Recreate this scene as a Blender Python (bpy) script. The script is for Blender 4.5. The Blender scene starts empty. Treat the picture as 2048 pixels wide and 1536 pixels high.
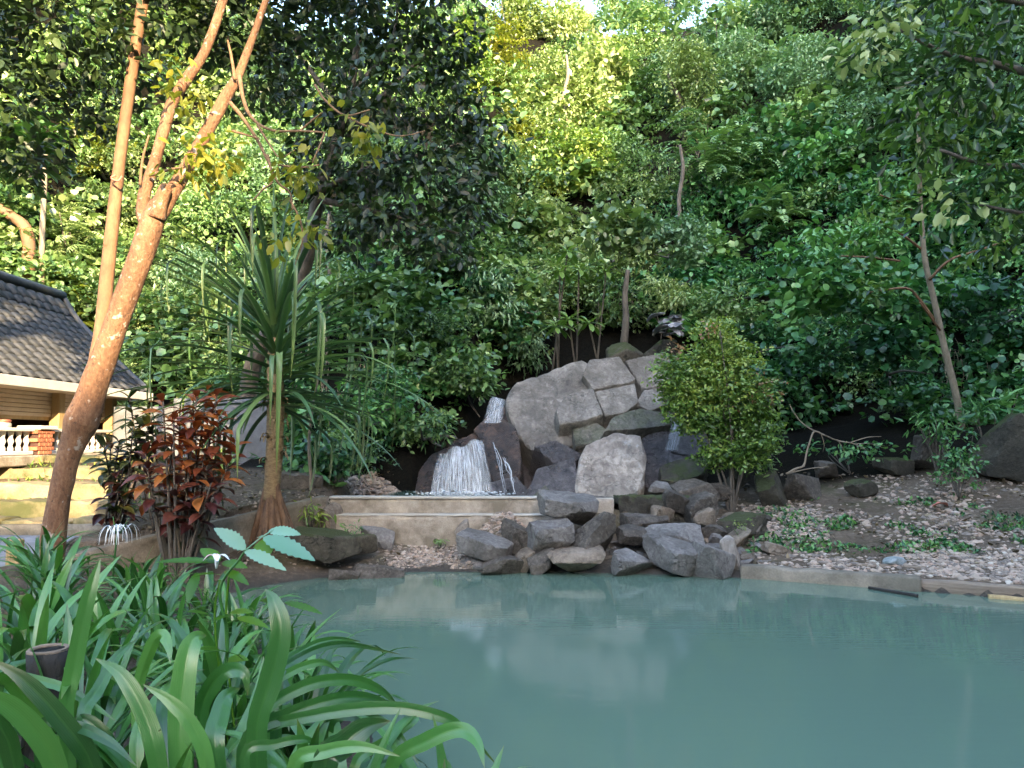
import bpy, bmesh, math, random
import numpy as np
from mathutils import Vector, Matrix, Euler

random.seed(7)
RNG = np.random.default_rng(11)
scene = bpy.context.scene
C = scene.collection

# ------------------------------------------------------------------ camera
F_PX, CX, CY, HOR = 1500.0, 1024.0, 768.0, 880.0      # pixels of the 2048 x 1536 photograph
PITCH = math.atan((HOR - CY) / F_PX)
CAM = np.array([0.0, 0.0, 1.75])
cd = bpy.data.cameras.new('camera'); cam = bpy.data.objects.new('camera', cd); C.objects.link(cam)
cd.sensor_width = 36.0; cd.lens = 36.0 * F_PX / 2048.0; cd.clip_start = 0.05; cd.clip_end = 500.0
cam.location = CAM; cam.rotation_euler = (math.pi / 2 + PITCH, 0, 0)
scene.camera = cam

# ------------------------------------------------------------------ sky, sun, exposure
SUN_AZ, SUN_EL = math.radians(20.0), math.radians(18.0)   # behind the camera, a little to its right
S_DIR = Vector((math.sin(SUN_AZ) * math.cos(SUN_EL), -math.cos(SUN_AZ) * math.cos(SUN_EL), math.sin(SUN_EL)))
w = bpy.data.worlds.new('World'); scene.world = w; w.use_nodes = True
nt = w.node_tree; nt.nodes.clear()
sky = nt.nodes.new('ShaderNodeTexSky'); sky.sky_type = 'NISHITA'; sky.sun_disc = False
sky.sun_elevation = SUN_EL; sky.sun_rotation = math.atan2(S_DIR.x, S_DIR.y)
sky.air_density = 1.0; sky.dust_density = 1.6; sky.ozone_density = 0.5
bgn = nt.nodes.new('ShaderNodeBackground'); bgn.inputs['Strength'].default_value = 0.15
won = nt.nodes.new('ShaderNodeOutputWorld')
nt.links.new(sky.outputs[0], bgn.inputs[0]); nt.links.new(bgn.outputs[0], won.inputs[0])
sd_ = bpy.data.lights.new('sun', 'SUN'); sd_.energy = 2.3; sd_.angle = math.radians(0.6); sd_.color = (1.0, 0.77, 0.47)
sun = bpy.data.objects.new('sun', sd_); C.objects.link(sun)
sun.rotation_euler = (-S_DIR).to_track_quat('-Z', 'Y').to_euler(); sun.location = (12, -30, 20)
scene.view_settings.view_transform = 'Standard'; scene.view_settings.look = 'None'
scene.view_settings.exposure = 3.28; scene.view_settings.gamma = 1.0
scene.render.engine = 'CYCLES'
cy = scene.cycles
cy.max_bounces = 6; cy.diffuse_bounces = 2; cy.glossy_bounces = 3; cy.transmission_bounces = 3; cy.transparent_max_bounces = 8
cy.use_denoising = True; cy.caustics_reflective = False; cy.caustics_refractive = False
cy.use_adaptive_sampling = True; cy.adaptive_threshold = 0.02

# ------------------------------------------------------------------ geometry helpers
def ray(px, py):
    a, b = (px - CX) / F_PX, (CY - py) / F_PX
    return np.array([a, math.cos(PITCH) - b * math.sin(PITCH), math.sin(PITCH) + b * math.cos(PITCH)])
def P(px, py, Y):
    d = ray(px, py); return CAM + d * (Y / d[1])
def on_z(px, py, z):
    d = ray(px, py); return CAM + d * ((z - CAM[2]) / d[2])
def m_per_px(Y): return Y / F_PX

_PR = np.random.default_rng(5).random((64, 64, 64)).astype(np.float32)
def vnoise(p):
    p = np.asarray(p, float); i = np.floor(p).astype(int); f = p - i; f = f * f * (3 - 2 * f)
    out = 0
    for dx in (0, 1):
        for dy in (0, 1):
            for dz in (0, 1):
                wgt = (f[..., 0] if dx else 1 - f[..., 0]) * (f[..., 1] if dy else 1 - f[..., 1]) * (f[..., 2] if dz else 1 - f[..., 2])
                out = out + wgt * _PR[(i[..., 0] + dx) & 63, (i[..., 1] + dy) & 63, (i[..., 2] + dz) & 63]
    return out * 2 - 1
def fbm(p, oct=4, gain=0.5):
    p = np.asarray(p, float); a, s, o = 1.0, 0.0, 0
    for k in range(oct):
        o = o + a * vnoise(p * (2 ** k) + 17.3 * k); s += a; a *= gain
    return o / s
def unit(v):
    v = np.asarray(v, float); return v / (np.linalg.norm(v, axis=-1, keepdims=True) + 1e-9)
def sstep(a, b, x):
    t = np.clip((np.asarray(x, float) - a) / (b - a), 0, 1); return t * t * (3 - 2 * t)

def mesh_np(name, V, F, mat=None, tint=None, smooth=True, extra=None):
    """V (n,3), F (m,k) array or list of such arrays."""
    V = np.ascontiguousarray(V, np.float32)
    Fs = [np.asarray(f, np.int32) for f in (F if isinstance(F, list) else [F]) if len(f)]
    me = bpy.data.meshes.new(name)
    me.vertices.add(len(V)); me.vertices.foreach_set('co', V.ravel())
    idx = np.concatenate([f.ravel() for f in Fs]); cnt = np.concatenate([np.full(len(f), f.shape[1], np.int32) for f in Fs])
    me.loops.add(len(idx)); me.loops.foreach_set('vertex_index', idx)
    me.polygons.add(len(cnt)); st = np.zeros(len(cnt), np.int32); st[1:] = np.cumsum(cnt)[:-1]
    me.polygons.foreach_set('loop_start', st)
    me.polygons.foreach_set('use_smooth', np.full(len(cnt), smooth))
    for nm, arr in ([('tint', tint)] if tint is not None else []) + (list(extra.items()) if extra else []):
        at = me.attributes.new(nm, 'FLOAT', 'POINT'); at.data.foreach_set('value', np.ascontiguousarray(arr, np.float32))
    me.update(calc_edges=True); me.validate()
    if mat: me.materials.append(mat)
    return me

def thing(name, label, cat, loc=(0, 0, 0), group=None, rot=(0, 0, 0), kind=None):
    o = bpy.data.objects.new(name, None); C.objects.link(o); o.empty_display_size = 0.1
    o.location = [float(v) for v in loc]; o.rotation_euler = rot
    return tag(o, label, cat, group, kind)
def tag(o, label=None, cat=None, group=None, kind=None):
    if label: o['label'] = label
    if cat: o['category'] = cat
    if group: o['group'] = group
    if kind: o['kind'] = kind
    return o
def obj(name, me, parent=None, loc=None, kind=None):
    o = bpy.data.objects.new(name, me); C.objects.link(o)
    if parent is not None: o.parent = parent
    if loc is not None: o.location = [float(v) for v in loc]
    if kind: o['kind'] = kind
    return o
def base_of(o):
    p = np.zeros(3)
    while o is not None:
        p = p + np.array(o.location); o = o.parent
    return p
def part(name, V, F, mat, parent, tint=None, smooth=True, extra=None, kind=None):
    """a part given in world coordinates under a thing that is not rotated"""
    me = mesh_np(name, np.asarray(V) - base_of(parent), F, mat, tint, smooth, extra)
    return obj(name, me, parent, kind=kind)
def single(name, V, F, mat, label, cat, group=None, tint=None, smooth=True, kind=None, extra=None, sharp=None):
    """a thing that is one mesh, its origin at its base"""
    V = np.asarray(V, float); b = np.array([V[:, 0].mean(), V[:, 1].mean(), V[:, 2].min()])
    o = obj(name, mesh_np(name, V - b, F, mat, tint, smooth, extra), None, b)
    if sharp: o.data.set_sharp_from_angle(angle=math.radians(sharp))
    return tag(o, label, cat, group, kind)

def merge(parts):
    """[(V,F,T or None)] -> one"""
    Vs, Fs, Ts, off = [], {}, [], 0
    for V, F, T in parts:
        for f in (F if isinstance(F, list) else [F]):
            f = np.asarray(f)
            if len(f): Fs.setdefault(f.shape[1], []).append(f + off)
        Vs.append(V); Ts.append(np.full(len(V), 0.5) if T is None else T); off += len(V)
    return np.concatenate(Vs), [np.concatenate(x) for x in Fs.values()], np.concatenate(Ts)

def catmull(pts, n):
    """resample a polyline (any number of columns) smoothly to n points"""
    p = np.asarray(pts, float); q = np.vstack([2 * p[0] - p[1], p, 2 * p[-1] - p[-2]])
    t = np.linspace(0, len(p) - 1 - 1e-6, n); i = t.astype(int); u = (t - i)[:, None]
    a, b, c, d = q[i], q[i + 1], q[i + 2], q[i + 3]
    return 0.5 * (2 * b + (c - a) * u + (2 * a - 5 * b + 4 * c - d) * u ** 2 + (3 * b - a - 3 * c + d) * u ** 3)
def tube(path, rad, n=10, rough=0.0, seed=0, cap=True):
    p = np.asarray(path, float); r = np.broadcast_to(np.asarray(rad, float), (len(p),))
    t = unit(np.gradient(p, axis=0)); up = np.array([0.13, 0.31, 1.0]) if abs(t[0, 2]) < 0.9 else np.array([1.0, 0.1, 0.0])
    x = unit(np.cross(t, up)); y = np.cross(t, x)
    a = np.linspace(0, 2 * math.pi, n, endpoint=False)
    ring = x[:, None, :] * np.cos(a)[None, :, None] + y[:, None, :] * np.sin(a)[None, :, None]
    rr = r[:, None] * np.ones(n)[None]
    V = p[:, None, :] + ring * rr[..., None]
    if rough:
        V = p[:, None, :] + ring * (rr * (1 + rough * fbm(V * (0.45 / max(r.mean(), 1e-3)) + seed * 3.1, 3)))[..., None]
    V = V.reshape(-1, 3); k = len(p)
    i = np.arange(k - 1)[:, None] * n; j = np.arange(n)[None]; j2 = (j + 1) % n
    F = np.stack([i + j, i + j2, i + n + j2, i + n + j], -1).reshape(-1, 4)
    Fs = [F]
    if cap:
        V = np.vstack([V, p[0], p[-1]]); m = k * n
        jj = np.arange(n); Fs.append(np.vstack([np.stack([np.full(n, m), (jj + 1) % n, jj], -1), np.stack([np.full(n, m + 1), (k - 1) * n + jj, (k - 1) * n + (jj + 1) % n], -1)]))
    return V, Fs, None
def ribbon(path, width, across=4, fold=0.0, curl=0.0, side=None):
    """leaf blade along a path. fold: V-shaped keel, curl: round channel. -> V,F,(u across, v along)"""
    p = np.asarray(path, float); k = len(p); t = unit(np.gradient(p, axis=0))
    if side is None:
        ref = np.array([0, 0, 1.0]); side = unit(np.cross(t, ref) + 1e-4)
    side = np.broadcast_to(np.asarray(side, float), (k, 3)); side = unit(side - t * (side * t).sum(1, keepdims=True))
    nrm = np.cross(side, t)
    wd = np.broadcast_to(np.asarray(width, float), (k,))
    u = np.linspace(-1, 1, across + 1)
    V = p[:, None] + side[:, None] * (u[None, :, None] * wd[:, None, None] / 2) + nrm[:, None] * ((fold * np.abs(u) + curl * u ** 2)[None, :, None] * wd[:, None, None] / 2)
    i = np.arange(k - 1)[:, None] * (across + 1); j = np.arange(across)[None]
    F = np.stack([i + j, i + j + 1, i + across + 2 + j, i + across + 1 + j], -1).reshape(-1, 4)
    U = np.tile(u, k); W = np.repeat(np.linspace(0, 1, k), across + 1)
    return V.reshape(-1, 3), F, U, W
def box(c, s, rot=None, bevel=0.0):
    s = np.asarray(s, float) / 2
    bm = bmesh.new(); bmesh.ops.create_cube(bm, size=2.0)
    for v in bm.verts: v.co = Vector((v.co.x * s[0], v.co.y * s[1], v.co.z * s[2]))
    if bevel: bmesh.ops.bevel(bm, geom=bm.edges[:], offset=bevel, segments=1, affect='EDGES')
    bm.verts.ensure_lookup_table()
    V = np.array([v.co for v in bm.verts]); F = {}
    for f in bm.faces: F.setdefault(len(f.verts), []).append([v.index for v in f.verts])
    bm.free()
    if rot is not None: V = V @ np.array(rot).T
    return V + np.asarray(c, float), [np.array(x) for x in F.values()], None
def rot_e(x=0, y=0, z=0): return np.array(Euler((x, y, z)).to_matrix())

# leaves: template along +Y, width in X, face up +Z
LEAF = {
    'oval': (np.array([[0, 0, 0], [-.24, .3, .05], [-.22, .68, .02], [0, 1, -.08], [.22, .68, .02], [.24, .3, .05]]), np.array([[0, 3, 2, 1], [0, 5, 4, 3]])),
    'round': (np.array([[0, 0, 0], [-.42, .28, .07], [-.36, .72, .03], [0, 1, -.1], [.36, .72, .03], [.42, .28, .07]]), np.array([[0, 3, 2, 1], [0, 5, 4, 3]])),
    'lance': (np.array([[0, 0, 0], [-.12, .3, .03], [-.1, .65, .01], [0, 1, -.12], [.1, .65, .01], [.12, .3, .03]]), np.array([[0, 3, 2, 1], [0, 5, 4, 3]])),
    'kite': (np.array([[0, 0, 0], [-.25, .45, .05], [0, 1, -.08], [.25, .45, .05]]), np.array([[0, 3, 2, 1]])),
    'spoon': (np.array([[0, 0, 0], [-.1, .35, .03], [-.2, .75, .0], [0, 1, -.12], [.2, .75, .0], [.1, .35, .03]]), np.array([[0, 3, 2, 1], [0, 5, 4, 3]])),
}
def leaves(kind, pos, d, nrm, size, tint):
    T, F = LEAF[kind]; n = len(pos)
    d = unit(d); x = unit(np.cross(d, nrm)); z = np.cross(x, d)
    s = np.broadcast_to(np.asarray(size, float), (n,))[:, None, None]
    V = pos[:, None] + s * (x[:, None] * T[None, :, 0:1] + d[:, None] * T[None, :, 1:2] + z[:, None] * T[None, :, 2:3])
    Fa = (F[None] + (np.arange(n) * len(T))[:, None, None]).reshape(-1, F.shape[1])
    return V.reshape(-1, 3), Fa, np.repeat(np.asarray(tint, float), len(T))
def lobe_leaves(kind, c, r, n, size, rng, tint=0.5, tvar=0.25, up=0.8, droop=0.25, shell=0.45, front=None, spray=6):
    """leaf sprays through the outer part of an ellipsoid"""
    c = np.asarray(c, float); r = np.broadcast_to(np.asarray(r, float), (3,))
    m = max(1, n // spray)
    dirs = unit(rng.normal(size=(m, 3)))
    if front is not None: dirs = np.where((dirs @ front)[:, None] < -0.25, dirs - 2 * (dirs @ front)[:, None] * front, dirs)
    rad = (1 - shell * rng.random(m) ** 1.3)[:, None]
    lump = 1 + 0.28 * fbm(dirs * 2.3 + c * 3.7, 2)[:, None]
    sp = c + dirs * r * rad * lump
    idx = np.repeat(np.arange(m), spray); N = len(idx)
    jit = rng.normal(size=(N, 3))
    pos = sp[idx] + jit * size * np.array([0.75, 0.75, 0.3])
    d = unit(dirs[idx] * np.array([1, 1, 0.3]) + rng.normal(size=(N, 3)) * 0.75 - np.array([0, 0, droop]))
    nrm = unit(np.array([0, 0, up]) + rng.normal(size=(N, 3)) * 0.38 + dirs[idx] * (1.0 - up) * 1.2)
    tt = np.clip(tint + tvar * (rng.random(m)[idx] - 0.5) * 1.4 + tvar * (rng.random(N) - 0.5), 0, 1)
    return leaves(kind, pos, d, nrm, size * (0.65 + 0.7 * rng.random(N)), tt)
# ------------------------------------------------------------------ materials
class NT:
    def __init__(s, name):
        s.m = bpy.data.materials.new(name); s.m.use_nodes = True; s.t = s.m.node_tree
        s.b = s.t.nodes['Principled BSDF']; s.o = s.t.nodes['Material Output']
    def n(s, typ, **kw):
        nd = s.t.nodes.new('ShaderNode' + typ)
        for k, v in kw.items():
            if hasattr(nd, k): setattr(nd, k, v)
            else: nd.inputs[k.replace('_', ' ')].default_value = v
        return nd
    def l(s, a, b): s.t.links.new(a, b)
    def coord(s, scale=(1, 1, 1), obj_=True):
        tc = s.n('TexCoord'); mp = s.n('Mapping'); mp.inputs['Scale'].default_value = scale
        if obj_:
            s.l(tc.outputs['Object'], mp.inputs[0])
        else:
            g = s.n('NewGeometry'); s.l(g.outputs['Position'], mp.inputs[0])
        return mp.outputs[0]
    def noise(s, scale, detail=4, rough=0.55, co=None, dist=0.0):
        nd = s.n('TexNoise'); nd.inputs['Scale'].default_value = scale; nd.inputs['Detail'].default_value = detail
        nd.inputs['Roughness'].default_value = rough; nd.inputs['Distortion'].default_value = dist
        if co is not None: s.l(co, nd.inputs['Vector'])
        return nd.outputs['Fac']
    def ramp(s, fac, stops):
        r = s.n('ValToRGB'); e = r.color_ramp.elements
        while len(e) < len(stops): e.new(0.5)
        for el, (p, c) in zip(e, stops): el.position = p; el.color = (*c, 1) if len(c) == 3 else c
        s.l(fac, r.inputs[0]); return r.outputs[0]
    def mix(s, fac, a, b, mode='MIX'):
        m = s.n('MixRGB'); m.blend_type = mode
        for i, v in enumerate((fac, a, b)):
            if hasattr(v, 'is_output'): s.l(v, m.inputs[i])
            elif i == 0: m.inputs[0].default_value = v
            else: m.inputs[i].default_value = (*v, 1)
        return m.outputs[0]
    def math(s, op, a, b=0.0):
        m = s.n('Math'); m.operation = op
        for i, v in enumerate((a, b)):
            if hasattr(v, 'is_output'): s.l(v, m.inputs[i])
            else: m.inputs[i].default_value = v
        return m.outputs[0]
    def bump(s, h, strength=0.4, dist=0.02):
        b = s.n('Bump'); b.inputs['Strength'].default_value = strength; b.inputs['Distance'].default_value = dist
        s.l(h, b.inputs['Height']); s.l(b.outputs[0], s.b.inputs['Normal']); return b.outputs[0]
    def col(s, c):
        if hasattr(c, 'is_output'): s.l(c, s.b.inputs['Base Color'])
        else: s.b.inputs['Base Color'].default_value = (*c, 1)
    def rough(s, r):
        if hasattr(r, 'is_output'): s.l(r, s.b.inputs['Roughness'])
        else: s.b.inputs['Roughness'].default_value = r
    def attr(s, nm):
        a = s.n('Attribute'); a.attribute_name = nm; return a.outputs['Fac']

def leaf_mat(name, dark, mid, light, rough=0.36, trans=0.2, tcol=None, spec=0.65, rnd=False, stripes=0.0, obj_noise=0.6, edge=None):
    s = NT(name)
    f = s.n('ObjectInfo').outputs['Random'] if rnd else s.attr('tint')
    big = s.noise(obj_noise, 2, 0.5, s.coord(obj_=False))
    f2 = s.math('ADD', f, s.math('MULTIPLY', s.math('SUBTRACT', big, 0.5), 0.7))
    c = s.ramp(f2, [(0.1, dark), (0.5, mid), (0.9, light)])
    if stripes:
        u = s.attr('u'); st = s.math('SINE', s.math('MULTIPLY', u, 34.0))
        c = s.mix(s.math('MULTIPLY', s.math('ADD', st, 1.0), stripes), c, light, 'MIX')
        mid_ = s.math('LESS_THAN', s.math('ABSOLUTE', u), 0.09)
        c = s.mix(s.math('MULTIPLY', mid_, 0.12), c, light)
        s.bump(s.math('ADD', s.math('MULTIPLY', st, 0.5), s.math('MULTIPLY', mid_, -1.5)), 0.14, 0.002)
    if edge:
        v = s.attr('v'); c = s.mix(s.math('MULTIPLY', s.math('POWER', v, 6.0 if not stripes else 22.0), 0.8), c, edge)
    s.col(c); s.rough(rough); s.b.inputs['Specular IOR Level'].default_value = spec
    if trans:
        t = s.n('BsdfTranslucent'); mx = s.n('MixShader'); mx.inputs[0].default_value = trans
        tc = s.mix(1.0, c, tcol or (1.3, 1.4, 0.5), 'MULTIPLY'); s.l(tc, t.inputs[0])
        s.l(s.b.outputs[0], mx.inputs[1]); s.l(t.outputs[0], mx.inputs[2]); s.l(mx.outputs[0], s.o.inputs[0])
    return s.m

def rock_mat(name, a, b, c, rough=0.75, wet=0.0, moss=0.0, streak=0.0, scale=1.0, spots=0.3, rnd=0.25):
    s = NT(name); co = s.coord()
    gco = s.coord(obj_=False)
    n1 = s.noise(2.2 * scale, 6, 0.62, gco); n2 = s.noise(17 * scale, 7, 0.75, gco); n3 = s.noise(95 * scale, 2, 0.6, gco)
    col = s.ramp(n1, [(0.3, a), (0.52, b), (0.72, c)])
    col = s.mix(spots, col, s.ramp(n2, [(0.35, tuple(x * .35 for x in a)), (0.5, b), (0.68, tuple(min(.8, x * 1.5) for x in c))]))
    vo = s.n('TexVoronoi'); vo.feature = 'DISTANCE_TO_EDGE'; vo.inputs['Scale'].default_value = 1.7 * scale
    wv = s.n('VectorMath'); wv.operation = 'ADD'; nz = s.n('TexNoise'); nz.inputs['Scale'].default_value = 3.0; nz.inputs['Detail'].default_value = 5; s.l(gco, nz.inputs['Vector']); s.l(gco, wv.inputs[0]); s.l(nz.outputs['Color'], wv.inputs[1]); s.l(wv.outputs[0], vo.inputs['Vector'])
    crk = s.ramp(vo.outputs['Distance'], [(0.0, (1, 1, 1)), (0.014, (0, 0, 0))])
    col = s.mix(s.math('MULTIPLY', crk, 0.55), col, tuple(x * .25 for x in a))
    if streak:
        sc = s.noise(1.0, 4, 0.6, s.coord((7, 7, 0.7), obj_=False), 0.6)
        col = s.mix(s.math('MULTIPLY', s.ramp(sc, [(0.42, (0, 0, 0)), (0.62, (1, 1, 1))]), streak), col, tuple(x * .3 for x in a))
    st_ = s.ramp(s.noise(0.9 * scale, 7, 0.68, gco, 0.8), [(0.46, (0, 0, 0)), (0.58, (1, 1, 1))]); col = s.mix(s.math('MULTIPLY', st_, 0.55), col, tuple(x * .55 for x in a)); li = s.ramp(s.noise(4.5 * scale, 5, 0.6, gco), [(0.63, (0, 0, 0)), (0.68, (1, 1, 1))]); col = s.mix(s.math('MULTIPLY', li, 0.3), col, tuple(min(.6, x * 1.35) for x in c))
    if moss:
        g = s.n('NewGeometry'); sx = s.n('SeparateXYZ'); s.l(g.outputs['Normal'], sx.inputs[0])
        mk = s.math('MULTIPLY', s.ramp(s.math('ADD', s.math('MULTIPLY', sx.outputs[2], 0.35), s.noise(5, 5, 0.6, gco)), [(0.62, (0, 0, 0)), (0.78, (1, 1, 1))]), moss)
        col = s.mix(mk, col, (0.055, 0.075, 0.018))
    r = s.n('ObjectInfo').outputs['Random']
    col = s.mix(rnd, col, s.ramp(r, [(0.0, (0.08, 0.07, 0.06)), (0.35, (0.2, 0.18, 0.17)), (0.7, (0.3, 0.25, 0.2)), (1.0, (0.22, 0.2, 0.19))]))
    s.b.inputs['Specular IOR Level'].default_value = 0.5 if wet else 0.25
    s.col(col)
    s.rough(s.ramp(n1, [(0.35, (rough - wet * .5,) * 3), (0.65, (rough,) * 3)]))
    s.bump(s.math('SUBTRACT', s.math('ADD', s.math('ADD', s.math('MULTIPLY', n1, 1.6), n2), s.math('MULTIPLY', n3, 0.4)), s.math('MULTIPLY', crk, 0.7)), 0.8, 0.06)
    return s.m

def plain(name, c1, c2, scale=6, rough=0.7, bump=0.25, bscale=None, dist=0.01, stretch=(1, 1, 1), dirt=None, dirt_amt=0.6, rnd=0.0):
    s = NT(name); co = s.coord(stretch, obj_=False)
    n1 = s.noise(scale, 5, 0.6, co); n2 = s.noise((bscale or scale * 7), 4, 0.65, co)
    c = s.ramp(s.math('ADD', s.math('MULTIPLY', n1, 0.65), s.math('MULTIPLY', n2, 0.35)), [(0.36, c1), (0.64, c2)])
    if dirt:
        c = s.mix(s.math('MULTIPLY', s.ramp(s.noise(scale * 0.35, 6, 0.65, s.coord(obj_=False)), [(0.45, (0, 0, 0)), (0.62, (1, 1, 1))]), dirt_amt), c, dirt)
    if rnd:
        r = s.n('ObjectInfo').outputs['Random']; hs = s.n('HueSaturation'); s.l(c, hs.inputs['Color'])
        s.l(s.math('ADD', s.math('MULTIPLY', r, rnd * 2), 1 - rnd), hs.inputs['Value']); c = hs.outputs[0]
    s.col(c); s.rough(rough); s.bump(s.math('ADD', n1, n2), bump, dist); return s.m

M = {}
# foliage by species; the gold tone is painted sunlight
M['leaf_under'] = leaf_mat('leaf_under', (0.032, 0.08, 0.026), (0.125, 0.235, 0.075), (0.31, 0.44, 0.17))
M['leaf_lime'] = leaf_mat('leaf_lime', (0.075, 0.13, 0.04), (0.23, 0.325, 0.11), (0.43, 0.5, 0.23))
M['leaf_teal'] = leaf_mat('leaf_teal', (0.01, 0.05, 0.02), (0.052, 0.175, 0.056), (0.18, 0.37, 0.11), rough=0.36)
M['leaf_blue'] = leaf_mat('leaf_blue', (0.045, 0.105, 0.05), (0.13, 0.25, 0.12), (0.28, 0.42, 0.23), rough=0.4)
M['leaf_dark'] = leaf_mat('leaf_dark', (0.012, 0.026, 0.01), (0.03, 0.06, 0.02), (0.075, 0.12, 0.035), rough=0.45, trans=0.25)
M['leaf_canopy'] = leaf_mat('leaf_canopy', (0.016, 0.045, 0.014), (0.05, 0.12, 0.026), (0.17, 0.28, 0.06), rough=0.34, trans=0.3)
M['leaf_sunlit'] = leaf_mat('leaf_sunlit', (0.08, 0.11, 0.015), (0.2, 0.23, 0.03), (0.36, 0.33, 0.05), trans=0.45)  # gold tone puts low sunlight into the leaf colour
M['leaf_olive'] = leaf_mat('leaf_olive', (0.045, 0.1, 0.018), (0.13, 0.24, 0.04), (0.3, 0.37, 0.07), rough=0.4)
M['leaf_newred'] = leaf_mat('leaf_newred', (0.2, 0.1, 0.04), (0.35, 0.17, 0.09), (0.45, 0.3, 0.2))
M['leaf_silver'] = leaf_mat('leaf_silver', (0.16, 0.16, 0.18), (0.28, 0.27, 0.3), (0.42, 0.4, 0.43), trans=0.1, rough=0.6)
M['leaf_dry'] = leaf_mat('leaf_dry', (0.05, 0.035, 0.02), (0.14, 0.1, 0.06), (0.28, 0.22, 0.14), trans=0.15, rough=0.7)
M['lily'] = leaf_mat('lily', (0.016, 0.075, 0.016), (0.04, 0.15, 0.03), (0.09, 0.25, 0.055), rough=0.28, trans=0.22, rnd=True, stripes=0.03, spec=0.8, edge=(0.16, 0.15, 0.05))
M['pandanus'] = leaf_mat('pandanus', (0.03, 0.08, 0.034), (0.075, 0.165, 0.065), (0.16, 0.26, 0.09), rough=0.36, trans=0.15, rnd=True, edge=(0.15, 0.17, 0.04))  # edge colour paints sunlight on the hanging leaf tips
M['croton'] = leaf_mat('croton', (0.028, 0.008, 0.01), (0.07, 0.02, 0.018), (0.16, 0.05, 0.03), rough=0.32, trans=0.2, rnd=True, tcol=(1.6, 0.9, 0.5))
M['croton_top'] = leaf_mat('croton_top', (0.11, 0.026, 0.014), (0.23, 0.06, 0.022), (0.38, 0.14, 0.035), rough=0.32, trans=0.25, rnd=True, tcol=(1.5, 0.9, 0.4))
M['croton_green'] = leaf_mat('croton_green', (0.02, 0.03, 0.01), (0.05, 0.07, 0.02), (0.14, 0.13, 0.03), rough=0.32, trans=0.2, rnd=True)
M['sapling'] = leaf_mat('sapling', (0.1, 0.24, 0.16), (0.15, 0.33, 0.23), (0.24, 0.42, 0.3), rough=0.3, trans=0.25, rnd=True)
M['sapling_green'] = leaf_mat('sapling_green', (0.05, 0.16, 0.012), (0.08, 0.22, 0.015), (0.14, 0.3, 0.03), rough=0.35, trans=0.5, rnd=True)
M['petal'] = plain('petal', (0.75, 0.78, 0.8), (0.85, 0.86, 0.86), 10, 0.5, 0.05)
M['petal_pink'] = plain('petal_pink', (0.75, 0.4, 0.42), (0.8, 0.6, 0.58), 10, 0.5, 0.05)
# rock, soil, masonry
M['granite'] = rock_mat('granite', (0.15, 0.134, 0.115), (0.29, 0.262, 0.228), (0.42, 0.385, 0.34), streak=0.35, rnd=0.12)
M['granite_pale'] = rock_mat('granite_pale', (0.34, 0.285, 0.24), (0.5, 0.43, 0.37), (0.62, 0.54, 0.47), streak=0.6, rnd=0.0, spots=0.2)
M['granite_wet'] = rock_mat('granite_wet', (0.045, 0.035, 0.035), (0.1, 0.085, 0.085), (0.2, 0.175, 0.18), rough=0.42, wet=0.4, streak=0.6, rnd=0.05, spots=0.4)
M['granite_rust'] = rock_mat('granite_rust', (0.03, 0.02, 0.015), (0.075, 0.045, 0.032), (0.15, 0.085, 0.052), rough=0.4, wet=0.35, streak=0.7, rnd=0.0)
M['granite_green'] = rock_mat('granite_green', (0.12, 0.112, 0.094), (0.23, 0.215, 0.18), (0.35, 0.325, 0.28), streak=0.6, moss=0.4, rnd=0.05)
M['boulder_blue'] = rock_mat('boulder_blue', (0.13, 0.12, 0.112), (0.24, 0.222, 0.21), (0.37, 0.345, 0.325), spots=0.4, rnd=0.08)
M['boulder_dark'] = rock_mat('boulder_dark', (0.055, 0.046, 0.038), (0.125, 0.107, 0.09), (0.24, 0.21, 0.18), spots=0.5, rnd=0.1)
M['boulder_tan'] = rock_mat('boulder_tan', (0.16, 0.12, 0.085), (0.28, 0.22, 0.165), (0.42, 0.35, 0.28), spots=0.35, rnd=0.1)
M['boulder_moss'] = rock_mat('boulder_moss', (0.05, 0.045, 0.035), (0.1, 0.09, 0.07), (0.18, 0.165, 0.13), moss=0.8, rnd=0.05)
M['pebble'] = rock_mat('pebble', (0.28, 0.22, 0.18), (0.4, 0.33, 0.28), (0.52, 0.45, 0.39), spots=0.3, rnd=0.22, rough=0.7)
s = NT('gravel'); gv = s.attr('tint')
s.col(s.mix(0.3, s.ramp(gv, [(0.0, (0.1, 0.08, 0.065)), (0.25, (0.27, 0.2, 0.145)), (0.55, (0.46, 0.355, 0.265)), (0.8, (0.45, 0.29, 0.21)), (1.0, (0.6, 0.53, 0.44))]), s.ramp(s.noise(40, 4, 0.7, s.coord(obj_=False)), [(0.3, (0.05, 0.05, 0.05)), (0.7, (0.45, 0.4, 0.36))])))
s.rough(0.75); M['gravel'] = s.m
M['concrete'] = plain('concrete', (0.3, 0.25, 0.2), (0.52, 0.45, 0.37), 5, 0.85, 0.7, 60, 0.016, dirt=(0.13, 0.105, 0.07), dirt_amt=0.75)
M['concrete_cap'] = plain('concrete_cap', (0.36, 0.33, 0.28), (0.52, 0.48, 0.42), 5, 0.8, 0.4, 50, 0.006)
M['concrete_grey'] = plain('concrete_grey', (0.13, 0.135, 0.145), (0.22, 0.225, 0.24), 3, 0.8, 0.3, 40, dirt=(0.08, 0.08, 0.075), dirt_amt=0.5)
M['kerb'] = plain('kerb', (0.13, 0.105, 0.075), (0.3, 0.25, 0.19), 4, 0.75, 0.5, 45, 0.01, dirt=(0.07, 0.065, 0.045), dirt_amt=0.6)
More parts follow.
